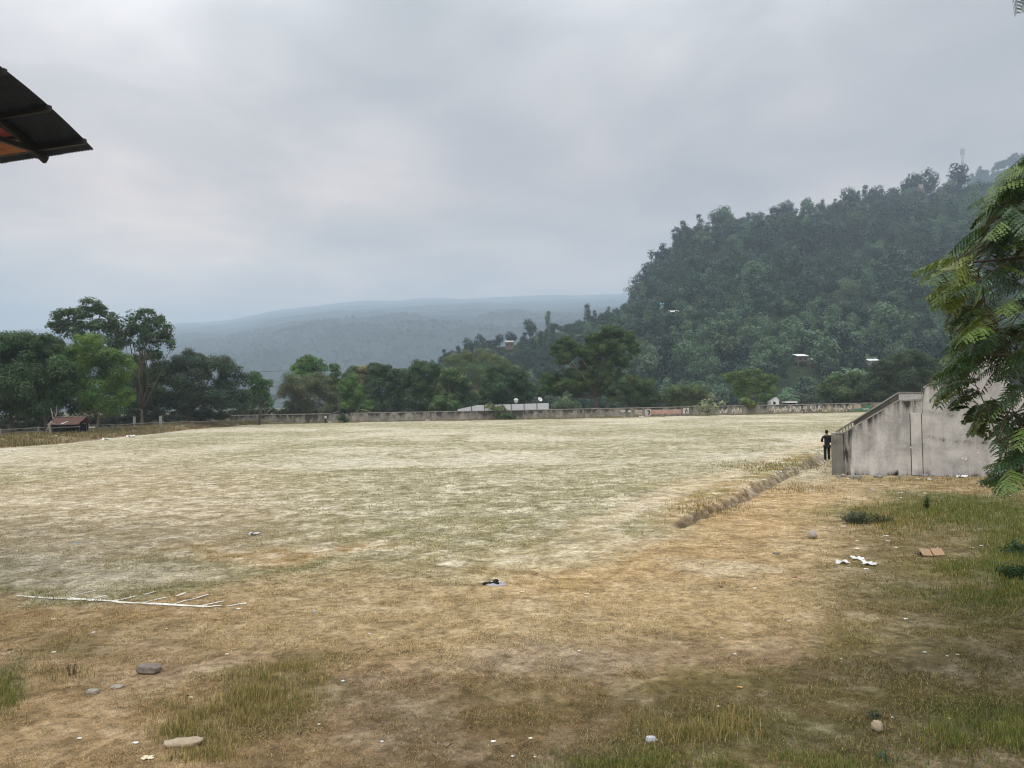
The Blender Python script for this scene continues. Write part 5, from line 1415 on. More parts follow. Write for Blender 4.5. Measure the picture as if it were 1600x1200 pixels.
# ------------------------------------------------------------------ canopy roof upper left
def build_canopy():
    XR = -8.70; Y0 = 16.0; Z0 = 3.5 + 5.47
    root = empty('canopy_roof', (XR, Y0, 0)); tag(root, 'dark curved corrugated metal canopy roof jutting in at the upper left', 'canopy')
    zc = lambda t: Z0 + 0.56 * t - 0.066 * t * t
    root.rotation_euler = (0, 0, math.radians(-17))
    LEN = 14.0; T = 8.4
    dark = simple('weathered_corrugated_sheet', (0.018, 0.027, 0.050), 0.6, 0.35, 2.0)
    nx = int(LEN / 0.076 * 6); nt = 28
    s = np.linspace(0, LEN, nx); t = np.linspace(0, T, nt)
    S, Tt = np.meshgrid(s, t)
    eave = 0.035 * np.sin(S * 0.9 + 0.4) * np.exp(-Tt / 0.5) + 0.02 * (np.floor(S / 0.8) % 2) * np.exp(-Tt / 0.3)
    Z = zc(Tt) + 0.013 * np.cos(2 * PI * S / 0.086) + 0.02 * np.sin(S * 1.7) * (Tt < 0.4) * (0.4 - Tt)
    V = np.stack([-S.ravel(), (-Tt + eave).ravel(), Z.ravel()], 1)
    n = nx; i = np.arange(nt - 1)[:, None] * n; k = np.arange(n - 1)[None]
    Q = np.stack([i + k, i + k + 1, i + n + k + 1, i + n + k], -1).reshape(-1, 4)
    o = np_mesh('roof_sheet', V, Q, dark, root); sd = o.modifiers.new('s', 'SOLIDIFY'); sd.thickness = 0.004
    for t0 in (0.27, 1.10, 2.05, 3.1, 4.2, 5.3, 6.5, 7.7):
        mb = MB(); z = zc(t0) - 0.075; mb.box((-LEN / 2 + 0.06, -t0, z), (LEN + 0.04, 0.07, 0.11)); mb.build('purlin', M_DARKMETAL, root)
    for x0 in (-1.24, -4.8, -8.4, -12.0):
        mb = MB(); ts_ = [0.02 + (T - 0.05) * k / 16 for k in range(17)]
        for a, b in zip(ts_[:-1], ts_[1:]):
            mb.bar((x0, -a, zc(a) - 0.12), (x0, -b, zc(b) - 0.12), 0.09, 0.15)
        mb.build('rafter', M_DARKMETAL, root)
        mb = MB(); mb.bar((x0, -0.35, zc(0.35) - 0.16), (x0, -T, zc(0.5) - 0.35), 0.08, 0.10)
        for k in range(7):
            a = 1.2 + k; mb.bar((x0, -a, zc(a) - 0.16), (x0, -a - 0.5, zc(0.5) - 0.22 - 0.016 * a), 0.05, 0.05)
        mb.build('tie_beam', M_DARKMETAL, root)
        for yy in (-4.0, -8.0):
            mb = MB(); mb.tube([(x0, yy, 0), (x0, yy, zc(0.5) - 0.25)], 0.09, 12); mb.build('post', M_DARKMETAL, root)
            mb = MB(); mb.box((x0, yy, 0.1), (0.5, 0.5, 0.3)); mb.build('footing', M_CONCD, root)
    red = simple('red_painted_sheet', (0.20, 0.025, 0.022), 0.6, 0.3, 3); rust = simple('rusty_corrugated_sheet', (0.42, 0.19, 0.11), 0.7, 0.35, 3)
    # sagging secondary sheets hung under the purlins behind the first rafter

    def corr(name, x0, x1, t0, t1, dz, mat, pitch):
        xs = np.linspace(x0, x1, int(abs(x1 - x0) / pitch * 6)); tt = np.linspace(t0, t1, 6)
        A, B = np.meshgrid(xs, tt)
        Zz = zc(B) + dz + 0.014 * np.cos(2 * PI * A / pitch)
        V = np.stack([A.ravel(), -B.ravel(), Zz.ravel()], 1); n = len(xs); i = np.arange(5)[:, None] * n; k = np.arange(n - 1)[None]
        Q = np.stack([i + k, i + k + 1, i + n + k + 1, i + n + k], -1).reshape(-1, 4)
        o = np_mesh(name, V, Q, mat, root); s_ = o.modifiers.new('s', 'SOLIDIFY'); s_.thickness = 0.004
    mb = MB(); mb.prism([(-1.34, -0.72, zc(0.72) - 0.16), (-1.34, -1.06, zc(1.06) - 0.20), (-4.7, -1.06, zc(1.06) - 0.20), (-4.7, -0.72, zc(0.72) - 0.16)], (0, 0, 0.01)); mb.build('red_panel', red, root)
    tt = np.linspace(0.30, 0.62, 60); V = []
    for b in tt:
        z = zc(b) - 0.15 + 0.015 * math.cos(2 * PI * b / 0.075)
        V += [(-1.34, -b, z), (-4.7, -b, z)]
    Q = [(2 * i, 2 * i + 1, 2 * i + 3, 2 * i + 2) for i in range(len(tt) - 1)]
    np_mesh('rusty_panel', np.array(V), np.array(Q), rust, root)
    mb = MB(); mb.bar((-1.28, -0.67, zc(0.67) - 0.17), (-4.8, -0.67, zc(0.67) - 0.17), 0.07, 0.06); mb.build('strut', M_DARKMETAL, root)


# ------------------------------------------------------------------ near tree on the right
XL = ([235, 245, 262, 280, 300, 330, 345, 360, 380, 398, 405, 412, 430, 445, 462, 480, 500, 512, 522, 540, 558, 575, 590, 605, 622, 640, 655, 668, 680, 692, 702, 715, 728, 738, 748, 762, 782],
      [1620, 1596, 1575, 1545, 1545, 1516, 1512, 1530, 1502, 1470, 1440, 1432, 1462, 1448, 1452, 1478, 1490, 1476, 1476, 1500, 1482, 1462, 1452, 1443, 1462, 1500, 1504, 1494, 1520, 1548, 1580, 1578, 1548, 1530, 1520, 1545, 1575])


def leaflets_frond(base, dirv, length, rng, kind, tone):
    """one compound leaf; returns verts and colours of its leaflet quads, rachis path"""
    d = dirv / np.linalg.norm(dirv)
    side = np.cross(d, np.array([0, 0, 1.0])); side /= max(np.linalg.norm(side), 1e-3)
    up = np.cross(side, d)
    roll = rng.normal(0, 0.35); side, up = side * math.cos(roll) + up * math.sin(roll), up * math.cos(roll) - side * math.sin(roll)
    droop = rng.uniform(0.2, 0.75) * length
    npn = 11 if kind == 'fine' else 6
    C = []; T = []; N = []; L = []; Wd = []
    path = []
    for k in range(9):
        t = k / 8; path.append(base + d * length * t + np.array([0, 0, -droop]) * t * t)
    P = lambda t: base + d * length * t + np.array([0, 0, -droop]) * t * t
    for k in range(npn):
        t = 0.12 + 0.88 * (k + 0.5) / npn
        p = P(t); tang = d * length + np.array([0, 0, -2 * droop]) * t; tang /= np.linalg.norm(tang)
        pl = (0.32 if kind == 'fine' else 0.17) * length * math.sin(PI * (0.16 + 0.80 * t)) ** 0.7 + 0.02
        for sgn in (-1, 1):
            pd = side * sgn + tang * 0.45 + up * rng.uniform(-0.25, 0.0) + np.array([0, 0, -0.22]); pd /= np.linalg.norm(pd)
            nrm = np.cross(pd, tang) * sgn; nrm /= np.linalg.norm(nrm)
            bt = np.cross(nrm, pd)
            if kind == 'fine':
                # a pinna: a narrow drooping feather of overlapping leaflet pairs
                nl = 4; tt = (np.arange(nl) + 0.45) / nl; dr = rng.uniform(0.25, 0.75)
                ld = pd[None] + np.array([0, 0, -1.0])[None] * (dr * tt * 1.1)[:, None]; ld /= np.linalg.norm(ld, axis=1, keepdims=True)
                c = p + pd * (pl * tt)[:, None] + np.array([0, 0, -0.5 * dr]) * (tt ** 2)[:, None] * pl
                wd = (0.026 * length / 0.38) * np.array([0.8, 1.0, 0.9, 0.6])
                C.append(c); T.append(ld); N.append(nrm + rng.normal(0, 0.12, 3) + rng.normal(0, 0.10, (nl, 3))); L.append(np.full(nl, pl / nl * 1.75)); Wd.append(wd)
            else:
                nl = 3; tt = (np.arange(nl) + 0.7) / nl
                for s2 in (-1, 1):
                    ld = bt * s2 * 0.8 + pd * 0.6 + np.array([0, 0, -0.35]); ld /= np.linalg.norm(ld)
                    ll = np.full(nl, 0.050) * rng.uniform(0.8, 1.2, nl)
                    c = p + pd * (pl * tt)[:, None] + ld * (ll / 2)[:, None]
                    C.append(c); T.append(np.tile(ld, (nl, 1))); N.append(nrm + rng.normal(0, 0.35, (nl, 3))); L.append(ll); Wd.append(ll * 0.55)
    C = np.vstack(C); T = np.vstack(T); N = np.vstack(N); L = np.concatenate(L); Wd = np.concatenate(Wd)
    V = diamonds(C, N, L * 1.15, Wd * 1.25, rng, T)
    col = np.array(tone) * rng.uniform(0.78, 1.25, (len(C), 1))
    return V, np.repeat(col, 4, 0), path


def build_near_tree():
    rng = np.random.default_rng(99)
    bx, by = 9.3, 10.2
    root = empty('feathery_tree', (bx, by, 0)); tag(root, 'feathery-leaved tree with hanging green pods reaching in from the right edge', 'tree')
    O = np.array([bx, by, 0.0])
    V = []; C = []; bases = []; paths = []
    limbs_end = [(1600, 260, 9.0), (1560, 320, 8.4), (1530, 372, 8.0), (1490, 412, 7.8), (1500, 455, 8.2), (1520, 500, 8.8), (1530, 560, 8.0), (1495, 600, 9.2), (1540, 640, 8.2), (1560, 690, 7.6), (1590, 745, 7.4), (1640, 420, 8.6), (1640, 560, 8.0), (1680, 330, 9.2), (1700, 660, 8.0), (1600, 480, 7.6)]
    mbt = MB(); top = np.array([-0.3, -0.2, 2.6])
    limb_mb(mbt, (0, 0, -0.3), top, 0.17, 0.13, rng, 0.06, 8, 12)
    top2 = np.array([-0.5, 0.1, 4.4]); limb_mb(mbt, top, top2, 0.12, 0.08, rng, 0.06, 6, 10)
    limbpts = []
    for px, py, Y in limbs_end:
        e = np.array(at(px, py, Y)) - O; st = top if e[2] < 3.4 else top2
        pts = limb_mb(mbt, st, e, 0.05, 0.010, rng, 0.10, 9, 7); limbpts += pts[3:]
    LP = np.array(limbpts)
    # big leaves
    n = 0; tries = 0
    while n < 760 and tries < 90000:
        tries += 1
        v0 = rng.uniform(215, 790); edgefirst = n < 260
        xl = np.interp(v0, *XL)
        u0 = xl + rng.uniform(20, 90) if edgefirst else rng.uniform(xl + 40, 1850)
        Y = rng.uniform(7.2, 10.2)
        if 590 < v0 < 705 and u0 < 1600 and rng.uniform() < 0.6: continue
        if v0 > 700 and (u0 < 1545 or Y > 8.2): continue
        kind = 'broad' if (555 < v0 < 705 and u0 < 1585 and rng.uniform() < 0.75) or rng.uniform() < 0.16 else 'fine'
        if u0 > 1560 and v0 > 560: kind = 'fine'
        length = rng.uniform(0.28, 0.46) if kind == 'fine' else rng.uniform(0.20, 0.34)
        if kind == 'broad': Y = rng.uniform(8.4, 9.8)
        b = np.array(at(u0, v0, Y))
        dirv = np.array([-1.0, rng.normal(-0.15, 0.5), rng.normal(-0.12, 0.28)])
        if rng.uniform() < 0.22: dirv = np.array([rng.normal(0, 0.7), -0.8, rng.normal(-0.2, 0.3)])
        tip = b + dirv / np.linalg.norm(dirv) * length + np.array([0, 0, -0.4 * length])
        tu, tv = proj(tip[None]); tu, tv = tu[0], tv[0]
        lim = np.interp(tv, *XL)
        if tv > 778 or tu < lim - 4: continue
        if edgefirst and tu > lim + 34: continue
        if 700 < tv < 722 and tu < 1590: continue
        r = rng.uniform()
        if kind == 'broad': tone = (0.125, 0.150, 0.032) if r < 0.5 else (0.070, 0.098, 0.030)
        elif edgefirst and 385 < v0 < 560 and r < 0.42: tone = (0.15, 0.185, 0.042)
        else: tone = (0.044, 0.088, 0.038) if r < 0.68 else ((0.12, 0.185, 0.040) if r < 0.90 else (0.032, 0.055, 0.028))
        v, c, pth = leaflets_frond(b - O, dirv, length, rng, kind, tone)
        V.append(v); C.append(c); n += 1
        j = np.argmin(((LP - (b - O)) ** 2).sum(1)); paths.append((LP[j], b - O, pth))
    print('near leaves', n, 'leaflets', sum(len(v) for v in V) // 4)
    # outer sprays at the tip of the long left-reaching limb and its neighbours
    for u0, v0, ln, dz, Y in ((1500, 402, 0.44, -0.02, 7.8), (1498, 414, 0.43, 0.02, 7.9), (1512, 436, 0.42, -0.05, 7.7), (1518, 458, 0.40, -0.05, 7.9), (1530, 380, 0.36, -0.1, 8.0), (1540, 488, 0.38, -0.15, 7.8), (1530, 520, 0.36, -0.1, 7.8), (1522, 568, 0.38, -0.1, 7.9), (1515, 592, 0.40, 0.05, 8.0), (1565, 300, 0.36, -0.1, 8.2), (1572, 340, 0.4, -0.15, 8.0), (1610, 268, 0.36, -0.2, 8.3)):
        b = np.array(at(u0, v0, Y)); v, c, pth = leaflets_frond(b - O, np.array([-1.0, rng.normal(0, 0.12), dz]), ln, rng, 'fine', (0.13, 0.165, 0.040) if 395 < v0 < 470 else (0.055, 0.10, 0.038))
        V.append(v); C.append(c); j = np.argmin(((LP - (b - O)) ** 2).sum(1)); paths.append((LP[j], b - O, pth))
    # a sprig hanging in at the very top right
    for u0, v0, ln in ((1592, -30, 0.34), (1604, -22, 0.30), (1640, -40, 0.4), (1620, -60, 0.4)):
        b = np.array(at(u0, v0, 7.6)) - O
        v, c, pth = leaflets_frond(b, np.array([-0.2, -0.1, -0.9]), ln * 0.62, rng, 'fine', (0.05, 0.075, 0.03)); V.append(v); C.append(c); paths.append((b + np.array([0.9, 0.3, -0.6]), b, pth))
    e = np.array(at(1640, -40, 7.8)) - O; limb_mb(mbt, top2, e, 0.05, 0.012, rng, 0.08, 9, 7)
    V = np.vstack(V); C = np.vstack(C)
    np_mesh('crown', V, quads(V), M_LEAFN, root, C)
    mb = MB()
    for a, b, pth in paths:
        mb.tube([a, (a + b) / 2 + rng.normal(0, 0.03, 3), b], [0.008, 0.006, 0.004], 4, cap=False)
        mb.tube(pth, [0.0035 - 0.0003 * i for i in range(9)], 4, cap=False)
    mb.build('twigs', simple('green_twig', (0.10, 0.10, 0.045), 0.7), root)
    mbt.build('trunk', M_BARK, root)
    pod = simple('green_pod', (0.115, 0.150, 0.035), 0.45, 0.2, 30, 0, 0, 0.4)
    for px, py, Y, L, lean in ((1533, 444, 7.4, 0.26, -0.45), (1500, 476, 7.7, 0.15, -0.35), (1528, 505, 7.6, 0.18, 0.15), (1575, 560, 7.5, 0.22, 0.2)):
        b = np.array(at(px, py, Y)) - O; d = np.array([lean, -0.1, -1.0]); d /= np.linalg.norm(d)
        m2 = MB(); vs = []; fs = []; nn = 12
        for k in range(nn + 1):
            t = k / nn; w = 0.0165 * (math.sin(PI * min(1, 0.10 + 0.86 * t)) ** 0.45); th = 0.006 + 0.0025 * math.sin(k * 2.2) ** 2
            c = b + d * L * t + np.array([0.02 * math.sin(t * 3), 0, 0])
            for dx, dy in ((-w, 0), (-w * .4, -th), (w * .4, -th), (w, 0), (w * .4, th), (-w * .4, th)): vs.append(c + np.array([dx, dy, 0]))
        for k in range(nn):
            for q in range(6): fs.append((k * 6 + q, k * 6 + (q + 1) % 6, (k + 1) * 6 + (q + 1) % 6, (k + 1) * 6 + q))
        m2.add(vs, fs, 0, True); m2.build('seed_pod', pod, root)


# ------------------------------------------------------------------ grass
def blades(P, L, Wd, lean, col, rng):
    """P base points; bent blades of two quads"""
    n = len(P); a = rng.uniform(0, 2 * PI, n); d = np.stack([np.cos(a), np.sin(a), np.zeros(n)], 1)
    s = np.stack([-np.sin(a), np.cos(a), np.zeros(n)], 1)
    l1 = (lean * 0.7)[:, None]; up = np.array([0, 0, 1.0])
    L = L[:, None]; Wd = Wd[:, None]
    m = P + (d * np.sin(l1) + up * np.cos(l1)) * L * 0.5
    l2 = np.clip(lean * 1.55, 0, 1.75)[:, None]
    t = m + (d * np.sin(l2) + up * np.cos(l2)) * L * 0.5
    V = np.stack([P - s * Wd / 2, P + s * Wd / 2, m + s * Wd * 0.42, m - s * Wd * 0.42, t + s * Wd * 0.08, t - s * Wd * 0.08], 1).reshape(-1, 3)
    b = (np.arange(n) * 6)[:, None]
    Q = np.concatenate([b + np.array([0, 1, 2, 3]), b + np.array([3, 2, 4, 5])], 1).reshape(-1, 4)
    return V, Q, np.repeat(col, 6, 0)


def build_grass():
    rng = np.random.default_rng(5)
    Vs, Qs, Cs, off = [], [], [], 0

    def band(y0, y1, dens, lmin, lmax, w, thr=0.0):
        nonlocal off
        n = int(dens * 0.72 * (y1 * y1 - y0 * y0))
        Y = np.sqrt(rng.uniform(y0 * y0, y1 * y1, n)); X = rng.uniform(-0.80, 0.80, n) * (Y + 1.0)
        c, g = ground_colour(X, Y)
        clump = fbm(X * 2.2, Y * 2.2, 301, 3); big = fbm(X * 0.5, Y * 0.5, 311, 3)
        keep = rng.uniform(size=n) < np.clip(ss(0.25, 0.70, clump) * (0.25 + 0.95 * g) + 0.10, 0, 1)
        X, Y, c, g, clump, big = X[keep], Y[keep], c[keep], g[keep], clump[keep], big[keep]; n = len(X)
        Z = H(X, Y)
        L = rng.uniform(lmin, lmax, n) * (0.55 + 0.9 * g * ss(0.35, 0.7, clump) + 0.25 * big)
        lean = np.clip(rng.normal(1.12, 0.30, n) - 0.15 * g, 0.3, 1.5)
        # dead straw, with greener blades where turf survives
        straw = np.array([0.50, 0.39, 0.20]); greenc = np.array([0.150, 0.165, 0.040])
        f = rng.uniform(size=(n, 1)); gg = g[:, None]
        col = c * 1.30
        col = np.where(f < 0.30 * (1 - 0.4 * gg), col * 0.5 + straw * 0.5, col)
        col = np.where(f > 1 - 0.34 * gg, col * 0.35 + greenc * 0.65, col)
        col = col * rng.uniform(0.55, 1.45, (n, 1))
        V, Q, C = blades(np.stack([X, Y, Z - 0.004], 1), L, np.full(n, w) * rng.uniform(0.7, 1.3, n), lean, col, rng)
        Vs.append(V); Qs.append(Q + off); Cs.append(C); off += len(V)
    band(4.5, 9.5, 4600, 0.030, 0.070, 0.0052)
    band(9.5, 14, 2400, 0.035, 0.075, 0.0070)
    band(14, 24, 650, 0.040, 0.080, 0.011)
    band(24, 45, 85, 0.06, 0.11, 0.018)
    band(45, 90, 11, 0.07, 0.13, 0.035)
    V = np.vstack(Vs); Q = np.vstack(Qs); C = np.vstack(Cs)
    print('blades', len(Q) // 2)
    tag(np_mesh('grass', V, Q, M_GRASS, None, C), 'short dry straw-coloured grass thinning out over the bare ground', 'grass', kind='stuff')

    # taller tufts: patch lower left, right edge, ditch sides, left bank
    Vs, Qs, Cs, off = [], [], [], 0

    def tufts(cx, cy, rx, ry, n, lmin, lmax, w, cols, leanm=0.35):
        nonlocal off
        m = int(n * 1.6); u = cx + rng.normal(0, 0.5, m) * rx; v = cy + rng.normal(0, 0.5, m) * ry
        pts = []
        for a, b in zip(u, v):
            p = ground0(a, max(b, 668)); pts.append((p.x, p.y))
        pts = np.array(pts); k = fbm(pts[:, 0] * 3, pts[:, 1] * 3, 401, 2) + rng.normal(0, 0.12, len(pts)) > 0.42; pts = pts[k][:n]; n = len(pts)
        Z = H(pts[:, 0], pts[:, 1]); cols = np.array(cols); col = cols[rng.integers(len(cols), size=n)] * rng.uniform(0.7, 1.3, (n, 1))
        V, Q, C = blades(np.stack([pts[:, 0], pts[:, 1], Z - 0.004], 1), rng.uniform(lmin, lmax, n), np.full(n, w), np.clip(rng.normal(leanm, 0.3, n), 0.02, 1.3), col, rng)
        Vs.append(V); Qs.append(Q + off); Cs.append(C); off += len(V)
    G1 = [(0.20, 0.175, 0.055), (0.32, 0.25, 0.10), (0.12, 0.125, 0.040), (0.42, 0.31, 0.15)]
    G2 = [(0.09, 0.125, 0.032), (0.15, 0.165, 0.045), (0.24, 0.21, 0.07)]
    [tufts(cx_, cy_, rx_, ry_, n_, 0.05, lm_, 0.0048, G1) for cx_, cy_, rx_, ry_, n_, lm_ in ((455, 1048, 60, 14, 1100, 0.10), (430, 1070, 75, 20, 1900, 0.15), (395, 1090, 90, 24, 2800, 0.17), (350, 1115, 90, 24, 2400, 0.15), (300, 1145, 70, 20, 1600, 0.12), (320, 1180, 70, 16, 1200, 0.10))]
    tufts(1090, 1140, 110, 30, 1900, 0.07, 0.18, 0.005, G1); tufts(1560, 1150, 120, 34, 5000, 0.05, 0.11, 0.006, G2); tufts(1030, 1195, 160, 20, 2600, 0.04, 0.09, 0.006, G2); tufts(1250, 1195, 160, 20, 2200, 0.04, 0.09, 0.006, G2)
    tufts(100, 1045, 80, 26, 900, 0.04, 0.10, 0.005, G1); tufts(6, 1090, 26, 34, 700, 0.06, 0.14, 0.006, G2)
    tufts(1590, 860, 60, 70, 4200, 0.08, 0.20, 0.012, G2); tufts(1500, 800, 130, 26, 6000, 0.08, 0.18, 0.013, G2); tufts(1400, 815, 80, 20, 2600, 0.07, 0.15, 0.012, G1); tufts(1540, 930, 110, 20, 2600, 0.05, 0.12, 0.009, G2); tufts(1500, 890, 70, 14, 1200, 0.05, 0.12, 0.009, G2)
    tufts(1210, 730, 90, 10, 1700, 0.07, 0.15, 0.02, [(0.24, 0.19, 0.07), (0.17, 0.15, 0.05)]); tufts(1110, 795, 60, 14, 1100, 0.06, 0.12, 0.014, [(0.24, 0.18, 0.07), (0.16, 0.13, 0.05)])
    tufts(1250, 765, 60, 8, 700, 0.06, 0.12, 0.014, [(0.26, 0.19, 0.08), (0.18, 0.14, 0.055)])
    tufts(1450, 750, 150, 4, 900, 0.05, 0.14, 0.014, G1)
    # left bank weeds
    n = 26000; t = rng.uniform(0, 1, n); d_ = rng.uniform(0.5, 11, n)
    Bp = np.array(BANK); seg = np.linspace(0, 1, len(Bp)); x = np.interp(t, seg, Bp[:, 0]); y = np.interp(t, seg, Bp[:, 1])
    x = x - d_; k = fbm(x * 0.5, y * 0.5, 77, 3) > 0.42; x, y = x[k], y[k]; n = len(x)
    cols = np.array([(0.22, 0.17, 0.085), (0.17, 0.135, 0.07), (0.14, 0.13, 0.05), (0.27, 0.22, 0.13)]); col = cols[rng.integers(4, size=n)] * rng.uniform(0.7, 1.25, (n, 1))
    V, Q, C = blades(np.stack([x, y, H(x, y) - 0.01], 1), rng.uniform(0.2, 0.55, n), np.full(n, 0.055), np.clip(rng.normal(0.35, 0.25, n), 0, 1.2), col, rng)
    Vs.append(V); Qs.append(Q + off); Cs.append(C); off += len(V)
    # weeds along the far wall
    n = 12000; px = rng.uniform(380, 1420, n); Yw = np.interp(px, [150, 400, 560, 820, 1000, 1300, 1700], [158, 157, 156, 153.5, 155, 161, 166]) - rng.uniform(0.2, 4.5, n) ** 1.0
    x = (px - 800) / F * Yw; k = (fbm(x * 0.35, Yw * 0.35, 78, 3) > 0.46) | (px < 520); x, Yw = x[k], Yw[k]; n = len(x)
    cols = np.array([(0.20, 0.17, 0.075), (0.14, 0.14, 0.05), (0.24, 0.19, 0.10)]); col = cols[rng.integers(3, size=n)] * rng.uniform(0.7, 1.25, (n, 1))
    V, Q, C = blades(np.stack([x, Yw, H(x, Yw) - 0.01], 1), rng.uniform(0.12, 0.34, n), np.full(n, 0.07), np.clip(rng.normal(0.35, 0.25, n), 0, 1.2), col, rng)
    Vs.append(V); Qs.append(Q + off); Cs.append(C); off += len(V)
    V = np.vstack(Vs); Q = np.vstack(Qs); C = np.vstack(Cs)
    tag(np_mesh('weeds', V, Q, M_GRASS, None, C), 'taller green and straw-coloured weeds in patches and along the edges', 'weeds', kind='stuff')


def stem_plant(name, label, px, py, h, nst, spread, leaf, colr, seed, leafn=30, cat='plant'):
    rng = np.random.default_rng(seed); p = gp(px, py)
    r = empty(name, p); tag(r, label, cat)
    mb = MB(); Cn = []; Nn = []
    for k in range(nst):
        a = rng.uniform(0, 2 * PI); rr = spread * math.sqrt(rng.uniform(0, 1))
        e = np.array([math.cos(a) * rr, math.sin(a) * rr * 0.8, h * rng.uniform(0.55, 1.0) * (1 - 0.35 * (rr / max(spread, 1e-3)) ** 2)])
        st = np.array([e[0] * 0.45, e[1] * 0.45, -0.02])
        mb.tube([st, (st + e) / 2 + rng.normal(0, 0.02, 3) * h, e], [0.005, 0.004, 0.0015], 4, cap=False)
        for q in range(leafn):
            t = rng.uniform(0.25, 1.0); Cn.append(st + (e - st) * t + rng.normal(0, leaf * 0.5, 3)); Nn.append(rng.normal(size=3) + np.array([0, 0, 0.8]))
    Cn = np.array(Cn); Nn = np.array(Nn); L = leaf * rng.uniform(0.6, 1.3, len(Cn))
    V = diamonds(Cn, Nn, L, L * 0.38, rng); col = np.array(colr) * rng.uniform(0.65, 1.35, (len(Cn), 1))
    np_mesh('foliage', V, quads(V), M_LEAF, r, np.repeat(col, 4, 0)); mb.build('stem', M_TWIG, r)
    return r


def build_plants():
    stem_plant('bush', 'low grey-green spiky bush on the dry ground in front of the stand', 1340, 818, 0.42, 60, 0.42, 0.065, (0.095, 0.110, 0.070), 1, 26, 'bush')
    stem_plant('bush', 'smaller olive half of the bush, growing against its right side', 1377, 817, 0.30, 36, 0.34, 0.06, (0.10, 0.105, 0.045), 2, 22, 'bush')
    stem_plant('upright_weed', 'single upright leafy weed stalk right of the low bush', 1448, 797, 0.52, 5, 0.05, 0.075, (0.055, 0.085, 0.03), 3, 60)
    stem_plant('dry_weed', 'thin dry brown weed standing left of the dark flat stone', 112, 1056, 0.24, 7, 0.10, 0.03, (0.13, 0.095, 0.05), 4, 10)
    stem_plant('leafy_weed', 'dark leafy weed at the right edge below the hanging branch', 1592, 868, 0.35, 26, 0.35, 0.09, (0.035, 0.07, 0.025), 5, 22)
    stem_plant('leafy_weed', 'dark leafy weed at the right edge, nearer than the first', 1588, 905, 0.30, 24, 0.30, 0.09, (0.04, 0.075, 0.028), 6, 22)
    stem_plant('leafy_weed', 'small dark weed growing against the foot of the stand wall', 1402, 743, 0.28, 8, 0.12, 0.06, (0.05, 0.06, 0.03), 7, 16)
    stem_plant('seedling', 'small blue-green feathery seedling at the lower right edge', 1385, 1190, 0.09, 8, 0.14, 0.03, (0.06, 0.12, 0.07), 8, 16)
    stem_plant('seedling', 'dark green seedling behind the round stone at lower right', 1365, 1122, 0.10, 10, 0.12, 0.035, (0.05, 0.085, 0.045), 9, 14)


# ------------------------------------------------------------------ litter and stones
def scrap(px, py, wpx, mat, label, seed, aspect=0.55, curl=0.35, name='paper_scrap', cat='litter', group='litter scattered over the ground', thick=0.006, lift=0.0):
    p = gp(px, py); w = wpx * p.y / F * (0.80 if wpx > 12 else 0.66); rr = random.Random(seed); n = 7; curl *= 0.6
    me = bpy.data.meshes.new(name); vs = []; fs = []
    ph = [rr.uniform(0, 6.28) for _ in range(6)]
    for j in range(n):
        for i in range(n):
            x = (i / (n - 1) - 0.5); y = (j / (n - 1) - 0.5)
            edge = 1 + 0.22 * math.sin(5 * math.atan2(y, x) + ph[0]) + 0.14 * math.sin(9 * math.atan2(y, x) + ph[1])
            z = curl * w * 0.5 * (math.sin(x * 5 + ph[2]) * math.sin(y * 6 + ph[3]) + 0.5 * math.sin(x * 11 + y * 9 + ph[4]) + 0.8)
            vs.append((x * w * edge, y * w * edge * aspect * 1.6, max(0.0, z) + rr.uniform(0, 0.08) * w * curl))
    for j in range(n - 1):
        for i in range(n - 1): fs.append((j * n + i, j * n + i + 1, (j + 1) * n + i + 1, (j + 1) * n + i))
    me.from_pydata(vs, [], fs); me.materials.append(mat)
    o = bpy.data.objects.new(name, me); COL.objects.link(o); o.location = (p.x, p.y, p.z + 0.012 + lift); o.rotation_euler = (0, 0, rr.uniform(-0.5, 0.5))
    s = o.modifiers.new('s', 'SOLIDIFY'); s.thickness = thick
    tag(o, label, cat, group)
    return o


def stone(px, py, wpx, hpx, label, seed, mat=None, sink=0.25, name='stone', asp=0.7):
    p = gp(px, py + hpx * 0.35); w = wpx * p.y / F / 2; h = hpx * p.y / F / 2 * 1.15
    mb = MB(); mb.ball((0, 0, h * (1 - sink)), (w, w * asp, h), 28, 18, jit=0.16, seed=seed)
    q = random.Random(seed + 50); ph = [q.uniform(0, 6) for _ in range(8)]; vv = []
    for x, y, z in mb.v:
        z0 = h * (1 - sink); dz = (z - z0) / h; dx, dy = x / w, y / (w * asp)
        dz = math.copysign(abs(dz) ** 0.62, dz) * (1 - 0.12 * max(0, dx)); k = 1 + 0.05 * math.sin(7 * dx + 5 * dz + ph[0]) + 0.05 * math.sin(11 * dy - 6 * dz + ph[1]) + 0.035 * math.sin(17 * dx + 13 * dy + ph[2])
        vv.append((math.copysign(abs(dx) ** 0.86, dx) * w * k, dy * w * asp * k, z0 + dz * h * 0.9 * k))
    mb.v = vv
    o = mb.build(name, mat or M_STONE); o.location = p; o.rotation_euler = (0, 0, random.Random(seed).uniform(-0.2, 0.2)); tag(o, label, 'stone', 'loose stones on the ground')
    return o


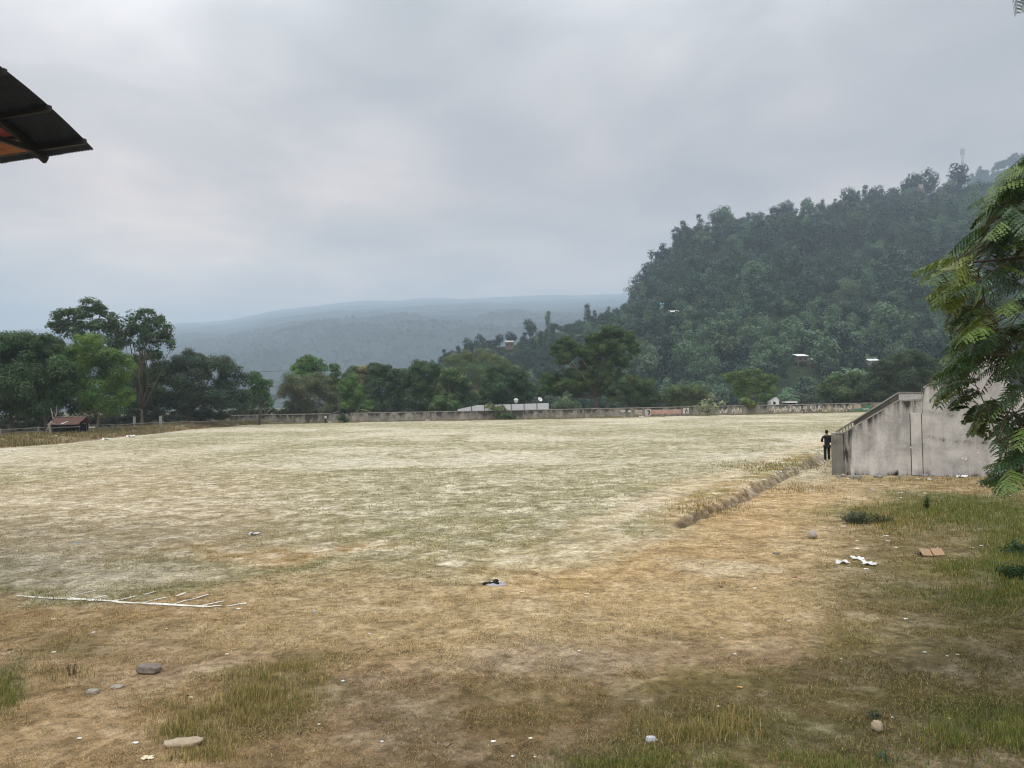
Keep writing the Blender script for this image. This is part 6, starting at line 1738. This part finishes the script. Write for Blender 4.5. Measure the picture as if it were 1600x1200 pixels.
def build_small():
    darkstone = simple('grey_stone', (0.20, 0.17, 0.145), 0.9, 0.35, 14, 0.7)
    stone(232, 1047, 43, 13, 'dark grey flat-topped boulder on bare ground at lower left', 1, darkstone, 0.10, asp=0.42)
    stone(286, 1162, 54, 15, 'pale tan oblong stone half sunk in grass at the lower left', 2, simple('tan_boulder', (0.36, 0.29, 0.21), 0.9, 0.25, 14, 0.6), 0.35, asp=0.40)
    stone(1270, 837, 12, 12, 'round pale grey ball-like stone on the dry ground left of the bush', 3, simple('pale_stone', (0.36, 0.33, 0.30), 0.8, 0.15, 20, 0.3), 0.1, asp=1.0)
    stone(1371, 1137, 17, 16, 'round tan stone in the grass at lower right', 4, simple('tan_stone', (0.34, 0.27, 0.19), 0.9, 0.25, 30, 0.4), 0.2, asp=0.9)
    stone(145, 1081, 18, 8, 'small pale flat stone below and left of the dark boulder', 5, None, 0.35)
    stone(182, 1073, 18, 5, 'thin buff sliver of stone right of the small pale flat stone', 6, None, 0.3)
    stone(1213, 865, 12, 3, 'flat dull brown chip right of the middle of the dry ground', 7, darkstone, 0.1, asp=0.4)
    stone(187, 1105, 5, 3, 'tiny dark pebble below the small pale flat stone', 8, darkstone)
    stone(540, 1046, 6, 3, 'small tan pebble on the brown ground right of the tall grass', 9)
    stone(1018, 1156, 17, 9, 'small pale blue-grey stone in the grass at bottom centre right', 10, simple('bluish_stone', (0.45, 0.48, 0.52), 0.6, 0.15, 30, 0.2), 0.2, asp=0.7)
    # cardboard: two flaps of a flattened box
    p = gp(1457, 869); r = empty('cardboard_box', p, 0.02); tag(r, 'flattened brown cardboard box lying open on the turf', 'box'); s = p.y / F
    for cx, rz, tx in ((-9.5, 0.0, 0.10), (9.0, -0.06, -0.06)):
        mb = MB(); M = Matrix.Rotation(rz, 3, 'Z') @ Matrix.Rotation(0.62, 3, 'X') @ Matrix.Rotation(tx, 3, 'Y')
        mb.box((cx * s, 0.02, 0.085), (16.5 * s, 15 * s, 0.012), M=M); mb.build('flap', M_CARD, r)
    mb = MB(); mb.box((0, 0.13, 0.05), (34 * s, 0.10, 0.07)); mb.build('box_body', simple('shaded_cardboard_inside', (0.20, 0.13, 0.08), 0.9), r)
    mb = MB(); mb.tube([(17 * s, 0.1, 0.04), (26 * s, 0.16, 0.05)], 0.012, 6); mb.build('torn_strip', M_CARD, r)
    # ash heap
    p = gp(773, 913); r = empty('ash_heap', p); tag(r, 'small burnt heap of black charcoal and grey ash in the middle foreground', 'ash heap'); s = p.y / F; rr = random.Random(4)
    mb = MB(); mb.ball((0.03, 0, 0.0), (17 * s, 0.17, 0.035), 22, 8, jit=0.15, seed=3); mb.build('ash', M_ASH, r)
    for k in range(26):
        m2 = MB(); x = rr.gauss(-1, 7) * s; y = rr.gauss(0, 0.06); q = rr.uniform(0.012, 0.032)
        m2.ball((0, 0, 0), (q * rr.uniform(0.9, 1.9), q, q * 0.7), 7, 5, jit=0.25, seed=k); o = m2.build('charcoal_lump', M_CHAR if rr.random() < 0.78 else M_WHITE, r); o.location = (x, y, 0.025 + rr.uniform(0, 0.03)); o.rotation_euler = (rr.uniform(-1, 1), 0, rr.uniform(0, 6))
    for x0, dx, zz in ((-0.10, 0.10, 0.055), (-0.02, 0.06, 0.09), (-0.22, 0.05, 0.03)):
        m2 = MB(); m2.bar((x0, -0.05, 0.02), (x0 + dx, 0.0, zz), 0.05, 0.03); m2.bar((x0 + dx, 0.0, zz), (x0 + dx + 0.05, 0.02, 0.02), 0.04, 0.03); m2.build('charred_stick', M_CHAR, r)
    # plastic and paper with a place of their own
    L = [
        (396, 836, 17, M_WHITE, 'white plastic bag lying on the open field, left of centre', 'plastic_bag'),
        (117, 850, 8, M_BLUEP, 'small pale blue wrapper on the bare left part of the field', 'wrapper'),
        (1316, 881, 22, M_WHITE, 'largest white crumpled plastic bag, left one of three in front of the cardboard', 'plastic_bag'),
        (1341, 875, 20, M_WHITE, 'white plastic strip behind the other two bags near the cardboard', 'plastic_bag'),
        (1359, 883, 24, M_WHITE, 'flat white plastic sheet, rightmost of three in front of the cardboard', 'plastic_bag'),
        (1353, 890, 10, M_PAPER, 'faded paper bit just below the rightmost white plastic sheet', 'paper_scrap'),
        (1385, 838, 9, M_PAPER, 'pale paper strip between the low bush and the cardboard, upper one', 'paper_scrap'),
        (1388, 846, 7, M_WHITE, 'white scrap just below the pale strip right of the low bush', 'paper_scrap'),
        (1400, 856, 8, M_CREAM, 'cream scrap between the low bush and the cardboard, lower one', 'paper_scrap'),
        (1338, 858, 11, M_PAPER, 'paper strip lying below the low bush', 'paper_scrap'),
        (1339, 846, 7, M_PAPER, 'small paper scrap directly under the low bush', 'paper_scrap'),
        (1318, 823, 10, M_PAPER, 'grey paper scrap at the left foot of the low bush', 'paper_scrap'),
        (1465, 857, 4, M_WHITE, 'tiny white scrap just behind the cardboard', 'paper_scrap'),
        (1533, 853, 6, M_WHITE, 'white scrap right of the cardboard', 'paper_scrap'),
        (1519, 856, 6, M_CREAM, 'cream scrap between the cardboard and the white scrap to its right', 'paper_scrap'),
        (1576, 775, 12, M_PAPER, 'pale wrapper in the turf under the hanging branch', 'wrapper'),
        (1518, 800, 5, M_WHITE, 'white speck in the green turf right of the upright weed', 'paper_scrap'),
        (1407, 770, 9, M_WHITE, 'white crumpled tissue in the grass left of the upright weed', 'paper_scrap'),
        (1408, 778, 6, M_PAPER, 'smaller paper bit just below the crumpled tissue', 'paper_scrap'),
        (1411, 802, 5, M_WHITE, 'round white scrap between bush and upright weed', 'paper_scrap'),
        (1446, 761, 6, M_WHITE, 'white scrap caught on top of the upright weed', 'paper_scrap'),
        (1362, 765, 9, M_WHITE, 'white wrapper on the bare ground in front of the stand wall', 'wrapper'),
        (1433, 760, 6, M_PAPER, 'paper bit between upright weed and stand wall', 'paper_scrap'),
        (1435, 749, 8, M_PAPER, 'dull paper at the wall foot left of the white bag pair', 'paper_scrap'),
        (1453, 750, 10, M_WHITE, 'white bag on the ground at the middle of the stand wall', 'plastic_bag'),
        (1468, 747, 12, M_PINKP, 'pinkish rag at the foot of the stand wall', 'rag'),
        (1446, 746, 8, M_PINKP, 'small pink rag left of the larger one at the wall foot', 'rag'),
        (1502, 746, 16, M_WHITE, 'big puffed white bag at the right foot of the stand wall', 'plastic_bag'),
        (1511, 742, 8, M_ORANGEP, 'orange wrapper beside the big puffed white bag', 'wrapper'),
        (1495, 750, 5, M_WHITE, 'white crumb left of the big puffed bag', 'paper_scrap'),
        (1327, 749, 6, M_WHITE, 'white scrap at the left foot of the stand wall', 'paper_scrap'),
        (1266, 767, 9, M_WHITE, 'white wrapper on the mound between ditch and stand', 'wrapper'),
        (1228, 768, 6, M_PAPER, 'pale scrap right of the ditch', 'paper_scrap'),
        (1210, 783, 9, M_CREAM, 'cream scrap on the dry ground right of the ditch', 'paper_scrap'),
        (1294, 771, 5, M_CREAM, 'cream speck right of the white wrapper on the mound', 'paper_scrap'),
        (1219, 748, 8, M_WHITE, 'white bag lying in the ditch, upper one', 'plastic_bag'),
        (1193, 759, 9, M_PAPER, 'dirty white bag lying in the ditch, lower one', 'plastic_bag'),
        (1273, 806, 4, M_WHITE, 'white dot behind the round pale stone', 'paper_scrap'),
        (1269, 902, 6, M_REDP, 'pinkish round cap on the dry ground left of the white bags', 'bottle_cap'),
        (1241, 902, 12, M_REDP, 'red-brown curled wrapper left of the pinkish cap', 'wrapper'),
        (1148, 1023, 7, M_WHITE, 'white scrap on brown ground, right of bottom centre', 'paper_scrap'),
        (1128, 998, 5, M_WHITE, 'small white scrap above the one right of bottom centre', 'paper_scrap'),
        (1233, 971, 7, M_WHITE, 'white paper bit on the brown ground below the white bags', 'paper_scrap'),
        (1277, 976, 5, M_ORANGEP, 'ochre leaf-like bit right of the paper on brown ground', 'wrapper'),
        (1315, 1030, 4, M_PAPER, 'tiny paper speck in the lower right turf', 'paper_scrap'),
        (1415, 968, 8, M_WHITE, 'white stick-like scrap upright in the right turf', 'paper_scrap'),
        (1445, 1020, 6, M_WHITE, 'white scrap in the lower right turf, left of two cream ones', 'paper_scrap'),
        (1480, 1026, 5, M_CREAM, 'left one of two cream bits in the lower right turf', 'paper_scrap'),
        (1496, 1024, 7, M_CREAM, 'right one of two cream bits in the lower right turf', 'paper_scrap'),
        (1156, 1075, 11, M_ORANGEP, 'orange wrapper in the grass at lower right of centre', 'wrapper'),
        (1123, 1105, 7, M_PAPER, 'paper bit in the grass below the orange wrapper', 'paper_scrap'),
        (1483, 1124, 4, M_WHITE, 'white dot in the grass near the lower right corner', 'paper_scrap'),
        (1394, 1122, 4, M_WHITE, 'white dot right of the round tan stone', 'paper_scrap'),
        (836, 1184, 6, M_WHITE, 'white upright chip at the bottom centre', 'paper_scrap'),
        (801, 1183, 7, M_WHITE, 'white sliver at the bottom edge left of the upright chip', 'paper_scrap'),
        (771, 1160, 10, M_PAPER, 'dull paper curl in the brown turf at bottom centre', 'paper_scrap'),
        (829, 1155, 8, M_CREAM, 'cream curl in the brown turf above the upright chip', 'paper_scrap'),
        (675, 1068, 6, M_REDP, 'red scrap on the brown ground, bottom centre left', 'wrapper'),
        (595, 959, 6, M_REDP, 'small red scrap below and left of the ash heap', 'wrapper'),
        (816, 926, 9, M_CREAM, 'cream scrap just right of the ash heap', 'paper_scrap'),
        (848, 906, 8, M_CREAM, 'yellowish scrap further right of the ash heap', 'paper_scrap'),
        (917, 929, 11, M_CREAM, 'cream strip right of the ash heap, farthest one', 'paper_scrap'),
        (916, 934, 6, M_CREAM, 'short cream bit under the farthest cream strip', 'paper_scrap'),
        (491, 956, 7, M_BLUEP, 'pale bluish scrap right of the chalk lines', 'paper_scrap'),
        (373, 952, 10, M_PAPER, 'pinkish paper at the right end of the chalk lines', 'paper_scrap'),
        (184, 904, 4, M_WHITE, 'white dot on the field above the chalk lines', 'paper_scrap'),
        (30, 949, 5, M_CREAM, 'cream bit below the left end of the chalk line', 'paper_scrap'),
        (146, 989, 7, M_WHITE, 'white chip with dark side below the chalk lines', 'paper_scrap'),
        (82, 968, 6, M_PAPER, 'paper bit below the left part of the chalk line', 'paper_scrap'),
        (355, 1023, 7, M_CREAM, 'cream chip between dark boulder and chalk lines', 'paper_scrap'),
        (260, 983, 5, M_CREAM, 'cream bit above the dark boulder', 'paper_scrap'),
        (84, 1020, 8, M_PAPER, 'paper strip left of the dark boulder', 'paper_scrap'),
        (298, 1091, 8, M_CREAM, 'cream scrap left of the tall grass patch', 'paper_scrap'),
        (293, 1088, 5, M_CHAR, 'black chip touching the cream scrap by the tall grass', 'charcoal_chip'),
        (124, 1155, 9, M_WHITE, 'white twisted scrap at the lower left', 'paper_scrap'),
        (212, 1162, 12, M_PAPER, 'thin pale strip left of the oblong stone', 'paper_scrap'),
        (230, 1186, 20, M_CREAM, 'long cream strip at the bottom edge under the oblong stone', 'paper_scrap'),
        (536, 1065, 7, M_WHITE, 'white scrap on the brown ground right of the tall grass', 'paper_scrap'),
        (498, 1133, 5, M_WHITE, 'white chip in the brown turf, lower left of centre', 'paper_scrap'),
        (469, 1147, 8, M_CHAR, 'black chip in the brown turf, lower left of centre', 'charcoal_chip'),
        (597, 1160, 6, M_WHITE, 'white chip further right in the brown turf near the bottom', 'paper_scrap'),
        (577, 991, 5, M_WHITE, 'white dot on the tan ground at left of centre', 'paper_scrap'),
        (905, 1018, 6, M_PAPER, 'pale chip on the greyish patch at bottom centre', 'paper_scrap'),
        (1165, 873, 5, M_CREAM, 'cream dot left of the flat brown chip', 'paper_scrap'),
        (1127, 918, 7, M_TWIG, 'dark twig-like bit on the middle dry ground', 'twig_bit'),
        (1179, 920, 10, M_CREAM, 'brownish cream curl on the middle dry ground', 'paper_scrap'),
        (15, 1016, 9, M_TWIG, 'black twist of debris at the left edge', 'twig_bit'),
    ]
    for i, (px, py, w, m, lab, nm) in enumerate(L):
        lift = 0.5 if 'on top of the upright weed' in lab else 0
        if lift: py = 797
        scrap(px, py, w, m, lab, i + 10, aspect=0.45 if w > 8 else 0.6, curl=0.5 if nm == 'plastic_bag' else 0.22, name=nm, lift=lift)
    far = [(20, 705, 9, 'white litter heap on the bank edge at the far left'), (32, 703, 7, 'white bag right beside the far-left litter heap'), (3, 704, 5, 'white bit at the left edge of the bank'), (165, 682, 13, 'white litter pile on the bank right of the hut'), (158, 685, 7, 'cream bag left of the litter pile by the hut'),
           (172, 683, 7, 'white bag right of the litter pile by the hut'), (145, 670, 10, 'pale sack leaning under the trees right of the hut'), (163, 668, 5, 'white bag under the trees right of the hut'), (87, 680, 6, 'white bag on the bank left of the hut'), (42, 684, 7, 'grey bag on the bank near the left edge'), (205, 677, 14, 'flat pale sheet on the brown bank'),
           (516, 661, 8, 'white sack on the ground at the distant person’s feet'.replace('’', "'")), (568, 669, 3, 'white dot on the far field right of the bush'), (1002, 653, 9, 'white litter below the painted part of the far wall'), (1048, 650, 4, 'white bag below the orange lettering'), (886, 654, 3, 'white dot at the foot of the far wall under the two-crowned tree'),
           (668, 658, 8, 'cream rubble at the wall foot left of the zinc fence'), (976, 652, 4, 'cream bit at the wall foot left of the painted part'), (1310, 643, 7, 'white bag at the right end of the far wall foot')]
    for i, (px, py, w, lab) in enumerate(far):
        scrap(px, py, w, M_WHITE if i % 3 else M_PAPER, lab, i + 200, 0.5, 0.6, name='litter_bag', group='litter along the field edges', thick=0.03, lift=0.05)
    # twigs
    for i, (px, py, w, lab) in enumerate(((703, 1170, 12, 'thin dark twig in the turf at the bottom centre'), (580, 1020, 14, 'short dark twig on the brown ground left of centre'), (838, 899, 9, 'dark curved twig on the pale ground behind the ash heap'), (1196, 1035, 8, 'small dark twig right of bottom centre'))):
        p = gp(px, py); s = w * p.y / F; mb = MB(); mb.tube([(-s / 2, -0.02, 0.015), (-s * .1, 0.02, 0.03), (s / 2, 0.05, 0.035)], [0.005, 0.006, 0.003], 5); mb.tube([(0, 0.02, 0.03), (s * .2, 0.06, 0.05)], [0.004, 0.002], 4)
        o = mb.build('twig', M_TWIG); o.location = p; tag(o, lab, 'twig', 'dead twigs on the ground')
    # crumbs: too small to tell apart
    rr = random.Random(31)
    V = []; Q = []; C = []; rng = np.random.default_rng(8)
    n = 420; Y = np.sqrt(rng.uniform(6 ** 2, 34 ** 2, n)); X = rng.uniform(-0.7, 0.7, n) * Y; Z = H(X, Y)
    sz = rng.uniform(0.006, 0.016, n) * (1 + Y / 40)
    P = np.stack([X, Y, Z + 0.012], 1); N = rng.normal(size=(n, 3)) * 0.5 + np.array([0, 0, 1.0])
    Vv = diamonds(P, N, sz * 1.6, sz, rng); nrm = np.array([0, 0, -0.004])
    V2 = Vv + nrm; k = len(Vv); q = quads(Vv); sides = np.vstack([np.stack([q[:, a], q[:, (a + 1) % 4], q[:, (a + 1) % 4] + k, q[:, a] + k], 1) for a in range(4)])
    pal = np.array([(0.5, 0.42, 0.28), (0.36, 0.28, 0.18), (0.62, 0.58, 0.5), (0.10, 0.07, 0.05), (0.24, 0.2, 0.15)]); col = pal[rng.integers(5, size=n)]
    tag(np_mesh('gravel', np.vstack([Vv, V2]), np.vstack([q, q + k, sides]), M_GRASS, None, np.vstack([np.repeat(col, 4, 0)] * 2)), 'tiny pebbles, dry leaves and crumbs strewn over the ground', 'gravel', kind='stuff')


def build_chalk():
    chalk = simple('lime_powder', (0.72, 0.69, 0.62), 0.95, 0.18, 20)
    # broken by bare gaps
    rng = np.random.default_rng(17); V = []; Q = []

    def line(a, b, w, gaps):
        A = gp(*a); B = gp(*b); L = (B - A).length; n = max(4, int(L / 0.035)); d = (B - A).normalized(); s = Vector((-d.y, d.x, 0)); prev = None
        for i in range(n + 1):
            t = i / n; p = A.lerp(B, t); g = float(vnoise(np.array([t * L * 6]), np.array([a[0] * 0.7]), 5)[0]) + 0.35 * float(vnoise(np.array([t * L * 22]), np.array([a[1]]), 6)[0])
            if g < gaps: prev = None; continue
            ww = w * (0.55 + 0.7 * g) / 2; l = p + s * ww; r = p - s * ww
            V.append((l.x, l.y, float(H(l.x, l.y)) + 0.014)); V.append((r.x, r.y, float(H(r.x, r.y)) + 0.014))
            if prev is not None: Q.append((prev, prev + 1, len(V) - 1, len(V) - 2))
            prev = len(V) - 2
    line((26, 931.5), (100, 936), 0.075, 0.10); line((100, 936), (322, 949), 0.10, 0.05); line((322, 949), (384, 944), 0.06, 0.55)
    for a, b, g in (((97, 936), (150, 923), 0.38), ((140, 938), (166, 931), 0.25), ((178, 940), (212, 932), 0.33), ((226, 930), (243, 925), 0.28), ((222, 943), (260, 934), 0.3), ((276, 932), (290, 927), 0.75), ((268, 946), (325, 930), 0.36), ((312, 948), (350, 940), 0.42), ((355, 948), (388, 942), 0.55)):
        line(a, b, 0.045, g - 0.10)
    tag(np_mesh('chalk_lines', np.array(V), np.array(Q), chalk), 'white chalk lane lines with short ticks on the field edge', kind='structure')


build_hills()
build_treeline()
build_far_wall()
build_hut()
build_far_built()
build_stand()
build_people()
build_canopy()
build_near_tree()
build_grass()
build_plants()
build_chalk()
build_small()
haze()
